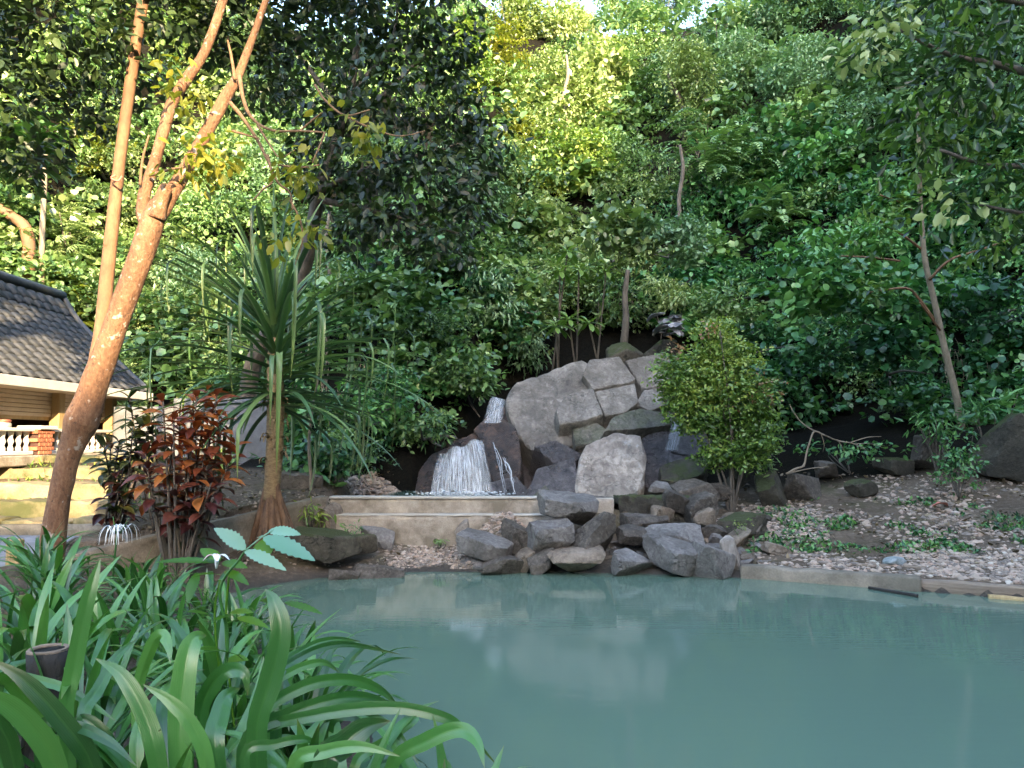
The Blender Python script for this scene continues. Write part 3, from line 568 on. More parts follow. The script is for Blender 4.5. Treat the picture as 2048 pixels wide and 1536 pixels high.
BOULD = [  # centre px, size px, depth, material, tilt, flat top, seed, label
    (1143, 1020, 124, 66, 10.55, 'boulder_blue', (0.18, 0.1, 0.2), .25, 3, 'flat-topped blue-grey boulder perched highest on the boulder pile'),
    (1098, 1075, 78, 76, 10.25, 'boulder_blue', (0.1, -0.05, 0.3), .12, 5, 'squarish speckled grey boulder under the perched flat boulder'),
    (1192, 1066, 84, 80, 10.3, 'boulder_dark', (0.0, 0.35, 0.5), 0, 8, 'dark pointed boulder with reddish streaks under the perched boulder'),
    (1150, 1119, 110, 44, 9.95, 'boulder_tan', (0.0, -0.12, 0.1), .1, 12, 'tan and grey oval boulder at the waterline'),
    (1028, 1077, 60, 50, 10.45, 'boulder_dark', (0.2, 0.4, 0.2), 0, 14, 'small dark pointed boulder on the pale pebble heap'),
    (968, 1098, 100, 56, 10.25, 'boulder_blue', (0.1, 0.25, -0.3), .2, 15, 'sloping grey boulder beside the pale pebble heap'),
    (1005, 1130, 80, 34, 9.98, 'boulder_dark', (0, 0.1, 0), .1, 16, 'low dark boulder at the waterline below the sloping grey boulder'),
    (1086, 1124, 56, 38, 10.0, 'boulder_dark', (0.1, -0.3, 0), .1, 17, 'dark wedge boulder at the waterline beside the tan oval boulder'),
    (1044, 1118, 32, 46, 10.1, 'boulder_tan', (0.1, 0.5, 0.3), 0, 18, 'narrow leaning brown stone between two dark waterline boulders'),
    (1262, 1122, 84, 46, 9.95, 'boulder_blue', (0.15, 0.05, 0.4), .15, 20, 'rounded bluish boulder at the waterline left of the big purple slab'),
    (1357, 1112, 138, 62, 9.9, 'boulder_blue', (0.3, 0.04, 0.1), .2, 22, 'biggest purple-grey slab of the pile, sloping to the water'),
    (1345, 1070, 112, 46, 10.5, 'boulder_blue', (0.25, -0.1, -0.1), .25, 23, 'pale purple slab lying above the biggest slab'),
    (1428, 1130, 80, 70, 9.7, 'boulder_blue', (0.1, 0.3, 0.2), .0, 26, 'rounded grey boulder where the concrete kerb meets the water'),
    (1463, 1108, 30, 58, 9.95, 'granite_pale', (0.1, -0.4, 0.1), .0, 27, 'whitish upright stone leaning against the kerb end'),
    (1290, 1047, 84, 40, 11.0, 'boulder_dark', (0.1, 0.0, 0.2), .2, 28, 'dark flat boulder before the broken end of the weir'),
    (1325, 1030, 44, 34, 11.1, 'boulder_tan', (0.1, 0.2, 0.6), .1, 29, 'brown rounded stone beside the dark flat boulder'),
    (1347, 1006, 46, 46, 11.35, 'boulder_dark', (0.2, 0.3, 0.1), .1, 30, 'grey pointed boulder at the dark end of the weir'),
    (1396, 1018, 58, 62, 11.3, 'boulder_dark', (0.1, -0.2, 0.2), .15, 31, 'upright dark boulder below the shrub'),
    (1408, 1037, 42, 34, 10.95, 'boulder_tan', (0.1, -0.5, 0.2), .1, 33, 'light grey egg-shaped stone leaning on the upright dark boulder'),
    (1325, 980, 62, 30, 12.3, 'boulder_blue', (0.3, 0.15, 0.1), .3, 34, 'flat bluish stone on the weir end, wet and bright on top'),
    (1388, 978, 84, 32, 12.2, 'boulder_dark', (0.25, -0.1, 0.1), .3, 35, 'flat dark stone with bright top behind the upright boulder'),
    (1272, 1068, 80, 32, 10.6, 'boulder_dark', (0.25, 0.1, 0.4), .3, 36, 'layered flat grey stone in the middle of the pile'),
    (1484, 1056, 78, 58, 11.0, 'boulder_moss', (0, 0, 0.5), .1, 37, 'round dark mossy boulder with tiny plants on it'),
    (1472, 1080, 64, 24, 10.6, 'boulder_tan', (0.2, -0.5, 0.1), .3, 38, 'thin pale slab leaning below the mossy boulder'),
    (1422, 1065, 54, 32, 10.8, 'boulder_dark', (0.1, 0.1, 0.2), .1, 39, 'small dark boulder between pale purple slab and mossy boulder'),
    (1540, 984, 72, 62, 12.6, 'boulder_moss', (0.1, -0.3, 0.2), 0, 40, 'dark triangular boulder below the dark hollow'),
    (1606, 978, 78, 56, 12.8, 'boulder_dark', (0.1, 0.2, 0.2), .1, 41, 'dark blocky boulder at the foot of the leafy slope'),
    (1722, 975, 50, 38, 12.6, 'boulder_moss', (0.2, 0.5, 0.4), 0, 42, 'greenish angular stone half buried in the bank'),
    (1856, 905, 68, 66, 13.6, 'boulder_dark', (0.1, 0.1, 0.2), .1, 43, 'brown square boulder beside the thin leaning tree'),
    (2032, 890, 84, 130, 12.2, 'boulder_moss', (0.1, 0.1, 0.2), .1, 44, 'tall dark rock at the edge of the bank under the overhanging tree'),
    (1782, 932, 68, 34, 13.6, 'boulder_moss', (0.1, 0.0, 0.2), .2, 45, 'low mossy stone in front of the dark thicket'),
    (1655, 940, 60, 34, 13.8, 'boulder_dark', (0.1, 0.0, 0.9), .1, 46, 'dark stone under the dead fallen branch'),
    (1960, 925, 60, 30, 13.0, 'boulder_dark', (0.1, 0.0, 0.4), .1, 47, 'half buried dark stone behind the little green shrub'),
    (1445, 985, 46, 36, 12.4, 'boulder_dark', (0.1, 0.0, 0.4), .1, 48, 'dark stone at the stem foot of the yellow-green shrub'),
    (1480, 955, 60, 40, 13.2, 'boulder_moss', (0.1, 0.0, 0.4), .1, 49, 'dark rock in the shade behind the shrub stem'),
    (601, 978, 80, 64, 12.0, 'boulder_tan', (0.1, 0.1, 0.2), .05, 50, 'big pale rounded rock behind the screw pine trunk'),
    (657, 1032, 54, 50, 11.0, 'boulder_tan', (0.1, 0.4, 0.2), .05, 51, 'greyish rock leaning on the end of the concrete edging'),
    (755, 1073, 64, 36, 10.85, 'boulder_blue', (0.1, 0.1, 0.1), .2, 52, 'smooth grey stone lying before the lower weir step'),
    (655, 1088, 130, 54, 9.9, 'boulder_moss', (0.05, 0.12, 0.1), .2, 53, 'wide mossy flat rock on the muddy bank'),
    (585, 1078, 110, 46, 10.2, 'boulder_dark', (0.05, 0.1, 0.2), .2, 54, 'grey flat rock below the screw pine roots'),
    (722, 1086, 60, 40, 10.3, 'boulder_moss', (0.05, -0.1, 0.2), .2, 55, 'small mossy rock beside the smooth grey stone'),
    (755, 1146, 100, 36, 9.75, 'boulder_dark', (0.05, 0.05, 0.2), .2, 56, 'dark flat rock at the waterline below the mossy bank'),
    (690, 1150, 60, 26, 9.6, 'boulder_dark', (0.05, 0.05, 0.2), .2, 57, 'low dark stone dipping into the water near the muddy bank'),
    (175, 1096, 60, 36, 8.4, 'boulder_tan', (0.1, 0.1, 0.2), .2, 58, 'brown broken stone beside the big tree trunk'),
    (220, 1090, 56, 34, 8.6, 'boulder_tan', (0.2, -0.3, 0.4), .2, 59, 'reddish brown flat stone under the white spider lily flower'),
    (495, 1002, 46, 32, 11.6, 'boulder_tan', (0.2, -0.3, 0.4), .2, 60, 'sunlit tan stone beside the screw pine roots'),
    (430, 1015, 34, 40, 11.2, 'boulder_tan', (0.2, 0.3, 0.4), .0, 61, 'small sunlit reddish stone between red bush and screw pine'),
    (928, 1056, 24, 34, 10.95, 'granite_pale', (0.1, 0.2, 0.4), .0, 62, 'upright white stone leaning on the lower weir step'),
    (1560, 1100, 60, 20, 10.2, 'boulder_tan', (0.1, 0.25, 0.3), .1, 63, 'long tan stone lying on the pebble bank near the kerb'),
]
for cx_, cy_, wp, hp, Yd, mt, rot, fl, sd, lab in BOULD:
    sc = m_per_px(Yd); dep = max(0.7 * wp, hp) * sc
    V, F = boulder((wp * sc * 1.04, dep, hp * sc * 1.08), sd, fl, 4 if wp > 50 else 3, rot=rot)
    single('boulder', V + P(cx_, cy_, Yd + dep * 0.15), F, M[mt], lab, 'boulder', 'boulders around the pool', sharp=24)

rng = np.random.default_rng(61); RM = [boulder((1, .85, .7), 700 + k, .05, 3) for k in range(7)]
RMS = {m: [] for m in ('boulder_dark', 'boulder_tan', 'boulder_blue')}
for m in RMS:
    for V, F in RM: me = mesh_np('rubble_stone', V, F, M[m]); me.set_sharp_from_angle(angle=math.radians(24)); RMS[m].append(me)
for k in range(64):
    a, b = rng.uniform(1195, 1530), rng.uniform(1008, 1138)
    if k > 52: a, b = rng.uniform(930, 1080), rng.uniform(1100, 1140)
    p = hit(a, b, 9.0)
    if pool_d(p[0], p[1]) < .05 or p[1] > 12.3: continue
    s_ = rng.uniform(.1, .26); o = obj('rubble_stone', RMS[('boulder_dark', 'boulder_tan', 'boulder_blue')[rng.integers(3)]][rng.integers(7)], None, p + [0, 0, .25 * s_]); o.scale = (s_ * rng.uniform(.9, 1.5), s_, s_ * rng.uniform(.7, 1.1)); o.rotation_euler = (rng.normal() * .4, rng.normal() * .4, rng.uniform(0, 6.3))
    tag(o, 'small angular rock wedged among the big boulders of the pile', 'rock', 'small rocks wedged between the boulders')
# loose stones: the largest are things, the rest gravel
PEB = [boulder((1, 0.8, 0.55), 900 + k, 0.1, 3, 7, noise=0.05, p=7) for k in range(6)]
PM = [mesh_np('stone', V, F, M['pebble']) for V, F in PEB]
def in_poly(p, poly):
    x, y = p; c = False
    for i in range(len(poly)):
        (x1, y1), (x2, y2) = poly[i], poly[i - 1]
        if (y1 > y) != (y2 > y) and x < (x2 - x1) * (y - y1) / (y2 - y1) + x1: c = not c
    return c
AREAS = [  # pixel region, count of single stones, gravel count, size range, label
    ([(1500, 1090), (1640, 1105), (1760, 1118), (1900, 1095), (2350, 1105), (2350, 1200), (1800, 1165), (1520, 1130)], 120, 5200, (0.05, 0.14), 'loose pale stone among the pebbles of the bank above the kerb'),
    ([(1480, 1010), (1640, 1020), (1660, 1085), (1500, 1095)], 26, 1300, (0.05, 0.11), 'loose stone in the rubble beside the mossy boulder'),
    ([(945, 1040), (1000, 1030), (1070, 1030), (1075, 1075), (1010, 1082), (940, 1085)], 48, 1500, (0.05, 0.1), 'pale pebble of the heap against the weir'),
    ([(925, 1100), (985, 1100), (985, 1142), (900, 1142)], 28, 900, (0.04, 0.09), 'pinkish pebble of the small heap at the waterline'),
    ([(770, 1092), (925, 1085), (925, 1128), (800, 1140), (770, 1125)], 34, 1500, (0.04, 0.09), 'reddish brown pebble scattered before the weir'),
    ([(690, 962), (740, 955), (800, 985), (790, 996), (700, 992)], 26, 500, (0.08, 0.17), 'pale cobble of the heap left of the waterfall'),
]
gp = []
for k, (poly, n1, n2, (s0, s1), lab) in enumerate(AREAS):
    rng = np.random.default_rng(50 + k); pxs = [p[0] for p in poly]; pys = [p[1] for p in poly]; got = 0; tries = 0
    heap = k in (2, 3, 5)
    while got < n1 + n2 and tries < 60000:
        tries += 1; q = (rng.uniform(min(pxs), max(pxs)), rng.uniform(min(pys), max(pys)))
        if not in_poly(q, poly): continue
        b = hit(q[0], q[1], 8.0)
        if heap:
            cxm = (min(pxs) + max(pxs)) / 2; b[2] += {2: .05, 3: .1, 5: .12}[k] * max(0, 1 - abs(q[0] - cxm) / (max(pxs) - min(pxs)) * 2) * rng.random()
        if abs(b[1]) > 16 or pool_d(b[0], b[1]) < 0.02: continue
        if k == 0 and pool_d(b[0], b[1]) < 0.2: continue
        if got < n1:
            s_ = rng.uniform(s0, s1); o = obj('stone', PM[rng.integers(6)], None, b + [0, 0, 0.12 * s_])
            o.scale = (s_ * rng.uniform(.8, 1.4), s_, s_ * rng.uniform(.6, 1.1)); o.rotation_euler = (rng.normal() * .3, rng.normal() * .3, rng.uniform(0, 6.3))
            tag(o, lab, 'stone', 'loose stones, area %d' % (k + 1) if False else ['stones of the pebble bank', 'stones of the rubble', 'pebbles of the weir heap', 'pebbles of the waterline heap', 'pebbles before the weir', 'cobbles beside the waterfall'][k])
        else: gp.append((b, rng.uniform(0.3, 0.95) * s0, rng.random() ** 1.3, k))
        got += 1
# thin gravel over the rest of the open bank
rng = np.random.default_rng(77)
for _ in range(9500):
    q = (rng.uniform(1430, 2450), rng.uniform(950, 1190)); b = hit(q[0], q[1], 7.5)
    if b[1] < 15 and pool_d(b[0], b[1]) > 0.2 and (fbm(b[None] * 0.9 + 3, 3)[0] > 0.0): gp.append((b, rng.uniform(.012, .032) if rng.random() < .8 else rng.uniform(.035, .06), rng.random() * .9, 9))
for _ in range(1500):
    q = (rng.uniform(430, 780), rng.uniform(990, 1140)); b = hit(q[0], q[1], 7.5)
    if b[1] < 14 and pool_d(b[0], b[1]) > 0.05: gp.append((b, rng.uniform(.01, .03), rng.random() * .7, 9))
GU, GFc = ICO[2][0][:12], None
bm = bmesh.new(); bmesh.ops.create_icosphere(bm, subdivisions=1, radius=1.0); GU = np.array([v.co for v in bm.verts]); bm.verts.index_update(); GFc = np.array([[v.index for v in f.verts] for f in bm.faces]); bm.free()
n = len(gp); gb = np.array([g_[0] for g_ in gp]); gs = np.array([g_[1] for g_ in gp]); gt = np.array([g_[2] for g_ in gp])
gs = gs * np.array([{0: 1.0}.get(g_[3], 1.0) for g_ in gp])
an = RNG.uniform(0, 6.28, n); sx = RNG.uniform(.7, 1.4, n); szz = RNG.uniform(.45, .85, n)
L = GU[None] * np.stack([sx, np.ones(n), szz], -1)[:, None] * gs[:, None, None] * (1 + 0.35 * RNG.normal(size=(n, 12, 1)) * .6)
ca_, sa_ = np.cos(an)[:, None], np.sin(an)[:, None]
V = np.stack([L[..., 0] * ca_ - L[..., 1] * sa_, L[..., 0] * sa_ + L[..., 1] * ca_, L[..., 2]], -1) + gb[:, None] + np.array([0, 0, .1])[None, None] * gs[:, None, None]
Fg = (GFc[None] + (np.arange(n) * 12)[:, None, None]).reshape(-1, 3)
tag(obj('gravel', mesh_np('gravel', V.reshape(-1, 3), Fg, M['gravel'], np.repeat(gt, 12), smooth=False)), 'mixed pale and brown gravel covering the banks', 'gravel', kind='stuff')
# ------------------------------------------------------------------ masonry round the pool
def rough_box(a, b, width, z0a, z1a, z0b, z1b, nl=40, nw=4, nh=6, noise=0.012, seed=0):
    """wall between plan points a and b with its own bottom and top at each end, weathered surface"""
    a, b = np.asarray(a, float), np.asarray(b, float); bm = bmesh.new(); bmesh.ops.create_cube(bm, size=1.0)
    bm.edges.ensure_lookup_table()
    ex = [e for e in bm.edges if abs(e.verts[0].co.x - e.verts[1].co.x) > .5]
    bmesh.ops.subdivide_edges(bm, edges=ex, cuts=nl, use_grid_fill=True)
    ez = [e for e in bm.edges if abs(e.verts[0].co.z - e.verts[1].co.z) > .5]
    bmesh.ops.subdivide_edges(bm, edges=ez, cuts=nh, use_grid_fill=True)
    ey = [e for e in bm.edges if abs(e.verts[0].co.y - e.verts[1].co.y) > .5]
    bmesh.ops.subdivide_edges(bm, edges=ey, cuts=nw, use_grid_fill=True)
    V = np.array([v.co for v in bm.verts]); bm.verts.index_update(); F = {}
    for f in bm.faces: F.setdefault(len(f.verts), []).append([v.index for v in f.verts])
    bm.free()
    t = V[:, 0] + .5; d = unit(b - a); nrm = np.array([-d[1], d[0]]); xy = a[None] + t[:, None] * (b - a)[None] + V[:, 1:2] * width * nrm[None]
    lo = z0a + t * (z0b - z0a); hi = z1a + t * (z1b - z1a); z = lo + (V[:, 2] + .5) * (hi - lo)
    W = np.column_stack([xy, z]); W += noise * np.stack([fbm(W * 6 + k * 13 + seed, 4, .6) for k in range(3)], -1) * 1.6
    return W, [np.array(f) for f in F.values()], None
weir = thing('weir', 'two-step weathered concrete weir across the stream', 'weir', (-0.6, 11.2, 0.2))
V, F, _ = rough_box((-2.62, 11.16), (0.62, 11.16), 0.26, -0.1, .645, -0.1, .645, 70, 4, 12, 0.012, 1); part('lower_step', V, F, M['concrete'], weir)
V, F, _ = rough_box((-2.72, 11.41), (1.52, 11.41), 0.24, 0.4, .872, 0.4, .872, 90, 4, 8, 0.012, 2); part('upper_step', V, F, M['concrete'], weir)
V, F, _ = rough_box((-2.73, 11.405), (1.2, 11.405), 0.27, .873, .905, .873, .9, 70, 3, 1, 0.006, 3); part('coping', V, F, M['concrete_cap'], weir)
V, F, _ = rough_box((-2.63, 11.155), (0.5, 11.155), 0.27, .646, .664, .646, .664, 70, 3, 1, 0.005, 4); part('step_edge', V, F, M['concrete_cap'], weir)
V, F, _ = rough_box((1.6, 11.5), (2.75, 11.62), 0.4, 0.2, .91, 0.2, .88, 30, 8, 12, 0.06, 5)
single('stone_wall', V, F, M['boulder_moss'], 'dark rough stone wall continuing the broken end of the weir', 'wall', kind='thing')
V, F, _ = rough_box(EDG_A, EDG_B + np.array([-.02, -.05]), 0.14, 0.0, .53, .3, .93, 70, 3, 8, 0.014, 6)
single('concrete_edging', V, F, M['kerb'], 'sloping concrete edging running from the big tree past the screw pine to the weir', 'edging')
# kerb on the right: a swept bar along the waterline
def swept(path, half_w, z0, z1, n=60, noise=0.012, seed=0):
    p = catmull(path, n); t = unit(np.gradient(p, axis=0)); nr = np.stack([-t[:, 1], t[:, 0]], 1)
    prof = [(-1, z0), (-1, z0 + (z1 - z0) * .5), (-1, z1 - .02), (-.85, z1), (0, z1 + .004), (.85, z1), (1, z1 - .02), (1, z0)]
    V = np.stack([np.column_stack([p + nr * a * half_w, np.full(n, z)]) for a, z in prof], 1)
    W = V.reshape(-1, 3); W = W + noise * 1.6 * np.stack([fbm(W * 5 + k * 11 + seed, 4) for k in range(3)], -1)
    m = len(prof); i = np.arange(n - 1)[:, None] * m; j = np.arange(m - 1)[None]
    F = np.stack([i + j, i + j + 1, i + m + j + 1, i + m + j], -1).reshape(-1, 4)
    return W, [F, np.array([list(range(m))[::-1], [(n - 1) * m + q for q in range(m)]])], None
V, F, _ = swept([(2.95, 9.78), (3.6, 9.5), (4.3, 9.16), (4.78, 8.92)], .12, -.35, .15, 60, .016, 1)
single('pool_kerb', V, F, M['kerb'], 'weathered concrete kerb along the pool edge beside the pebble bank', 'kerb', kind='thing')
V, F, _ = swept([(4.72, 8.98), (5.6, 8.52), (6.6, 8.06), (7.8, 7.5), (9.4, 6.75)], .085, -.08, .13, 60, .012, 2)
single('timber_beam', V, F, M['timber'], 'long weathered timber beam edging the pool at the lower right bank', 'beam')
V, F, _ = swept([(5.3, 8.5), (6.2, 8.06), (7.2, 7.6), (8.4, 7.05)], .05, -.1, .035, 40, .008, 3)
single('timber_plank', V, F, M['timber_pale'], 'pale plank lying at the waterline in front of the timber beam', 'plank')
V, F, _ = swept([(4.35, 9.62), (4.9, 9.36), (5.45, 9.13)], .05, .1, .2, 30, .012, 4)
single('timber_plank', V, F, M['timber'], 'short half-buried plank among the pebbles above the kerb', 'plank')
pp = catmull([on_z(1738, 1176, .01), on_z(1775, 1182, .012), on_z(1835, 1192, .015)], 16)
V, F, T = tube(pp, .022, 10); single('plastic_pipe', V, F, M['charred'], 'short dark pipe at the waterline where kerb and timber meet', 'pipe')

# ------------------------------------------------------------------ path, kerb, terrace on the left
path = tag(obj('path', mesh_np('path', *box((-8.6, 8.95, 0.40), (7.0, 2.7, .08))[:2], M['soil'])), 'grey paved path beside the big tree', kind='structure')
rng = np.random.default_rng(3)
pv = mesh_np('paver', *box((0, 0, 0), (.69, .64, .06), bevel=.008)[:2], M['paving'], smooth=False)
for a in range(10):
    for b in range(4):
        o = obj('paver', pv, path, (-11.7 + a * .7, 7.95 + b * .65, .437 + rng.normal() * .003)); o.rotation_euler = (rng.normal() * .006, rng.normal() * .006, rng.normal() * .008)
V, F, _ = rough_box((-12.4, 10.42), (-4.95, 10.42), .14, .2, .56, .2, .6, 70, 3, 4, .01, 8)
single('path_kerb', V, F, M['kerb'], 'low concrete kerb between the paved path and the stone terraces', 'kerb', kind='thing')
ter = thing('stone_terrace', 'mossy sunlit stone terrace steps below the pavilion', 'terrace', (-8.5, 11.8, .5))
blk = []
for k in range(5):
    W, Fb, _ = rough_box((-.46, 0), (.46, 0), .42, -.2, .12, -.2, .12, 14, 6, 6, .03, 20 + k); blk.append(mesh_np('block', W, Fb, M['mossy_stone']))
for r, (yy, zz) in enumerate([(10.72, .52), (11.3, .74), (11.9, .96), (12.5, 1.17), (13.1, 1.36)]):
    for c in range(8):
        x0 = -12.3 + c * .95 + (r % 2) * .4
        if x0 > -5.6 - r * .12: continue
        o = obj('block', blk[rng.integers(5)], ter, np.array([x0, yy + rng.normal() * .03, zz + rng.normal() * .012]) - [-8.5, 11.8, .5]); o.rotation_euler = (rng.normal() * .02, rng.normal() * .02, rng.normal() * .03)
V, F, _ = rough_box(P(232, 870, 15.3)[:2], P(350, 870, 15.1)[:2], .2, 1.0, 2.42, 1.0, 2.42, 30, 3, 20, .008, 30)
cw = thing('concrete_wall', 'grey concrete wall behind the dark red bush', 'wall', (-6.3, 15.1, 1.1), kind='thing'); part('wall_section', V, F, M['concrete_grey'], cw)
V, F, _ = rough_box(P(352, 870, 15.12)[:2], P(545, 870, 14.8)[:2], .22, 1.0, 2.58, 1.0, 2.56, 30, 3, 20, .008, 31); part('wall_section', V, F, M['concrete_grey'], cw)
V, F, _ = rough_box(P(228, 870, 15.3)[:2], P(548, 870, 14.78)[:2], .3, .9, 1.32, .9, 1.3, 40, 3, 6, .01, 32); part('footing', V, F, M['concrete_grey'], cw)

# ------------------------------------------------------------------ pavilion
H0 = np.array([-9.5, 13.6, 1.42])
hs = thing('pavilion', 'open pavilion with dark wavy tiled roof and white eave board behind the big tree', 'building', H0)
PR = np.array([(-8.12, 2.80), (-8.75, 3.36), (-9.35, 3.95), (-9.8, 4.42), (-10.15, 4.95)])   # roof section, eave to ridge
seg = np.r_[0, np.cumsum(np.linalg.norm(np.diff(PR, axis=0), axis=1))]
def roof_at(s): return np.array([np.interp(s, seg, PR[:, 0]), np.interp(s, seg, PR[:, 1])])
Y0, Y1 = 10.4, 16.75
def hip(s): return Y1 - .0 * s
pr2 = np.vstack([PR, [[-10.5, 4.42], [-12.2, 2.80]]])
Vd = np.vstack([np.column_stack([pr2[:, 0], np.full(len(pr2), y), pr2[:, 1] - .05]) for y in (Y0, Y1 - .02)]); k = len(pr2)
Vd = np.vstack([Vd, Vd - [0, 0, .05]])
Fd = [[i, i + 1, k + i + 1, k + i] for i in range(k - 1)] + [[2 * k + i, 3 * k + i, 3 * k + i + 1, 2 * k + i + 1] for i in range(k - 1)] + [[i, 2 * k + i, 2 * k + i + 1, i + 1] for i in range(k - 1)] + [[k + i, k + i + 1, 3 * k + i + 1, 3 * k + i] for i in range(k - 1)]
roof = part('roof', Vd, np.array(Fd), M['roof_tile'], hs, smooth=False)
tw, tl = .315, .235
u = np.linspace(-.5, .5, 9); wave = .028 * np.sin(u * 2 * math.pi) + .012 * np.cos(u * 4 * math.pi)
TV = np.array([[l * tl, x * tw * 1.03, wv + .02 * (1 - l) + dz] for dz in (0, -.014) for l in (-.12, 1.0) for x, wv in zip(u, wave)])
n9 = 9; TF = []
for i in range(8): TF += [[i, i + 1, n9 + i + 1, n9 + i], [2 * n9 + i, 2 * n9 + i + 1, i + 1, i]]
tile = mesh_np('roof_tile', TV, np.array(TF), M['roof_tile'])
nrow = int(seg[-1] / (tl * .86)); ncol = int((Y1 - Y0) / tw)
for r in range(nrow):
    s0 = r * tl * .86; a = roof_at(s0); b = roof_at(s0 + .1); ang = math.atan2(b[1] - a[1], -(b[0] - a[0]))
    for c in range(ncol):
        o = obj('roof_tile', tile, roof, np.array([a[0], Y1 - .02 - (c + .5) * tw, a[1] + .02]) - H0)
        o.rotation_euler = (0, ang, math.pi); o.rotation_mode = 'XYZ'
        o.rotation_euler = (Matrix.Rotation(rng.normal() * .01, 3, 'Z') @ Matrix(((-math.cos(ang), 0, math.sin(ang)), (0, -1, 0), (math.sin(ang), 0, math.cos(ang)))).transposed().transposed()).to_euler()
vg = catmull(np.column_stack([PR[:, 0], np.full(len(PR), Y1), PR[:, 1] + .03]), 24); V, F, _ = tube(vg, .07, 10); part('verge_cap', V, F, M['roof_tile'], hs)
V, F, _ = tube(np.array([[-10.15, y, 5.0] for y in np.linspace(Y0, Y1, 20)]), .1, 10, .05); part('ridge_cap', V, F, M['roof_tile'], hs)
part('eave_board', *box((-8.08, (Y0 + Y1) / 2, 2.71), (.05, Y1 - Y0 + .05, .17), bevel=.008)[:2], M['white_paint'], hs, smooth=False)
part('eave_board', *box((-10.1, Y1 + .03, 2.71), (4.1, .05, .17), bevel=.008)[:2], M['white_paint'], hs, smooth=False)
part('soffit', *box((-10.1, (Y0 + Y1) / 2, 2.64), (3.9, Y1 - Y0 - .1, .03))[:2], M['cream'], hs, smooth=False)
for i in range(6):
    part('wall_board', *box((-8.62, 13.2, 2.585 - i * .075), (.03, 5.6, .068), rot_e(0, .1, 0) if False else None, bevel=.006)[:2], M['cream'], hs, smooth=False)
part('beam', *box((-8.68, 13.2, 2.15), (.08, 5.6, .07))[:2], M['post_wood'], hs, smooth=False)
for yy in (11.2, 14.1, 15.95):
    V, F, _ = box((-8.55, yy, 2.03), (.19, .19, 1.24), bevel=.015); part('post', V, F, M['post_wood'], hs, smooth=False)
V, F, _ = box((-10.1, 13.5, 1.40), (3.9, 6.0, .18), bevel=.02); part('floor_slab', V, F, M['concrete'], hs, smooth=False)
part('back_wall', *box((-11.8, 13.5, 2.1), (.12, 6.0, 1.3))[:2], M['dark_inside'], hs, smooth=False)
part('end_wall', *box((-10.3, 16.35, 2.1), (2.9, .12, 1.3))[:2], M['dark_inside'], hs, smooth=False)
for (ya, yb) in ((10.6, 13.0), (13.45, 15.6)):
    rl = part('rail', *box((-8.36, (ya + yb) / 2, 1.925), (.22, yb - ya, .06), bevel=.01)[:2], M['white_paint'], hs, smooth=False)
    part('rail', *box((-8.36, (ya + yb) / 2, 1.53), (.2, yb - ya, .07), bevel=.01)[:2], M['white_paint'], hs, smooth=False)
    V1, F1, _ = tube(np.array([[0, 0, z] for z in (0, .05, .1, .17, .24, .3, .34)]), [.05, .05, .03, .055, .03, .045, .05], 10)
    bal = mesh_np('baluster', V1, F1, M['white_paint'])
    for yy in np.arange(ya + .14, yb - .05, .2): obj('baluster', bal, hs, np.array([-8.36, yy, 1.56]) - H0)
pier = part('pier', *box((-8.36, 13.22, 1.71), (.3, .36, .44))[:2], M['dark_inside'], hs, smooth=False)
bk = mesh_np('brick', *box((0, 0, 0), (.34, .115, .062), bevel=.006)[:2], M['brick'], smooth=False)
for r in range(6):
    for c in range(-1, 3):
        yy = 13.22 - .18 + .06 + c * .125 + (r % 2) * .06
        if 13.02 < yy < 13.42: obj('brick', bk, pier, np.array([-8.36, yy, 1.53 + r * .072]) - H0)
part('pier_cap', *box((-8.36, 13.24, 1.965), (.42, .5, .07), bevel=.012)[:2], M['white_paint'], hs, smooth=False)
V, F, _ = box((-8.5, 12.55, 1.99), (.16, .24, .12), bevel=.03); V2, F2, _ = box((-8.5, 12.55, 2.07), (.17, .2, .05), bevel=.02)
tb = thing('small_box', 'little white box with reddish lid standing on the pavilion rail', 'box', (-8.5, 12.55, 1.955)); part('box_body', V, F, M['white_paint'], tb); part('box_lid', V2, F2, M['cloth_red'], tb)

# ------------------------------------------------------------------ posts by the path
b = on_z(28, 1145, .42); V, F, _ = box(b + [0, 0, .16], (.13, .13, .34), rot_e(0, 0, .3), .012)
single('wooden_post', V, F, M['timber_pale'], 'short sunlit yellow wooden post beside the paved path', 'post', smooth=False)
b = on_z(72, 1140, .42); V, F, _ = box(b + [0, .15, .16], (.14, .14, .36), rot_e(0.05, -.18, .6), .02)
single('concrete_post', V, F, M['concrete_grey'], 'short dark grey concrete post leaning beside the trunk foot', 'post', smooth=False)
b = P(90, 1400, 2.72); zt = P(90, 1300, 2.72)[2]; n = 24; rr = .066
zz = np.linspace(.35, zt, 14); rad = rr * (1 + .015 * np.sin(zz * 40)); rad[8:10] *= 1.06
V, F, _ = tube(np.array([[b[0] + .01 * np.sin(z * 9), 2.72, z] for z in zz]), rad, n, .05, 3, cap=False)
V2, F2, _ = tube(np.array([[b[0] + .01 * np.sin(z * 9), 2.72, z] for z in zz[::-1]]), rad[::-1] * .78, n, .03, 4, cap=False)
ring = [[13 * n + i, 13 * n + (i + 1) % n, len(V) + (i + 1) % n, len(V) + i] for i in range(n)]
Vm = np.vstack([V, V2]); Fm = [np.vstack([F[0], F2[0] + len(V), np.array(ring)])]
bp = thing('bamboo_post', 'hollow blackened bamboo post stump among the foreground lilies', 'post', (b[0], 2.72, .35)); part('tube_wall', Vm, Fm, M['charred'], bp)
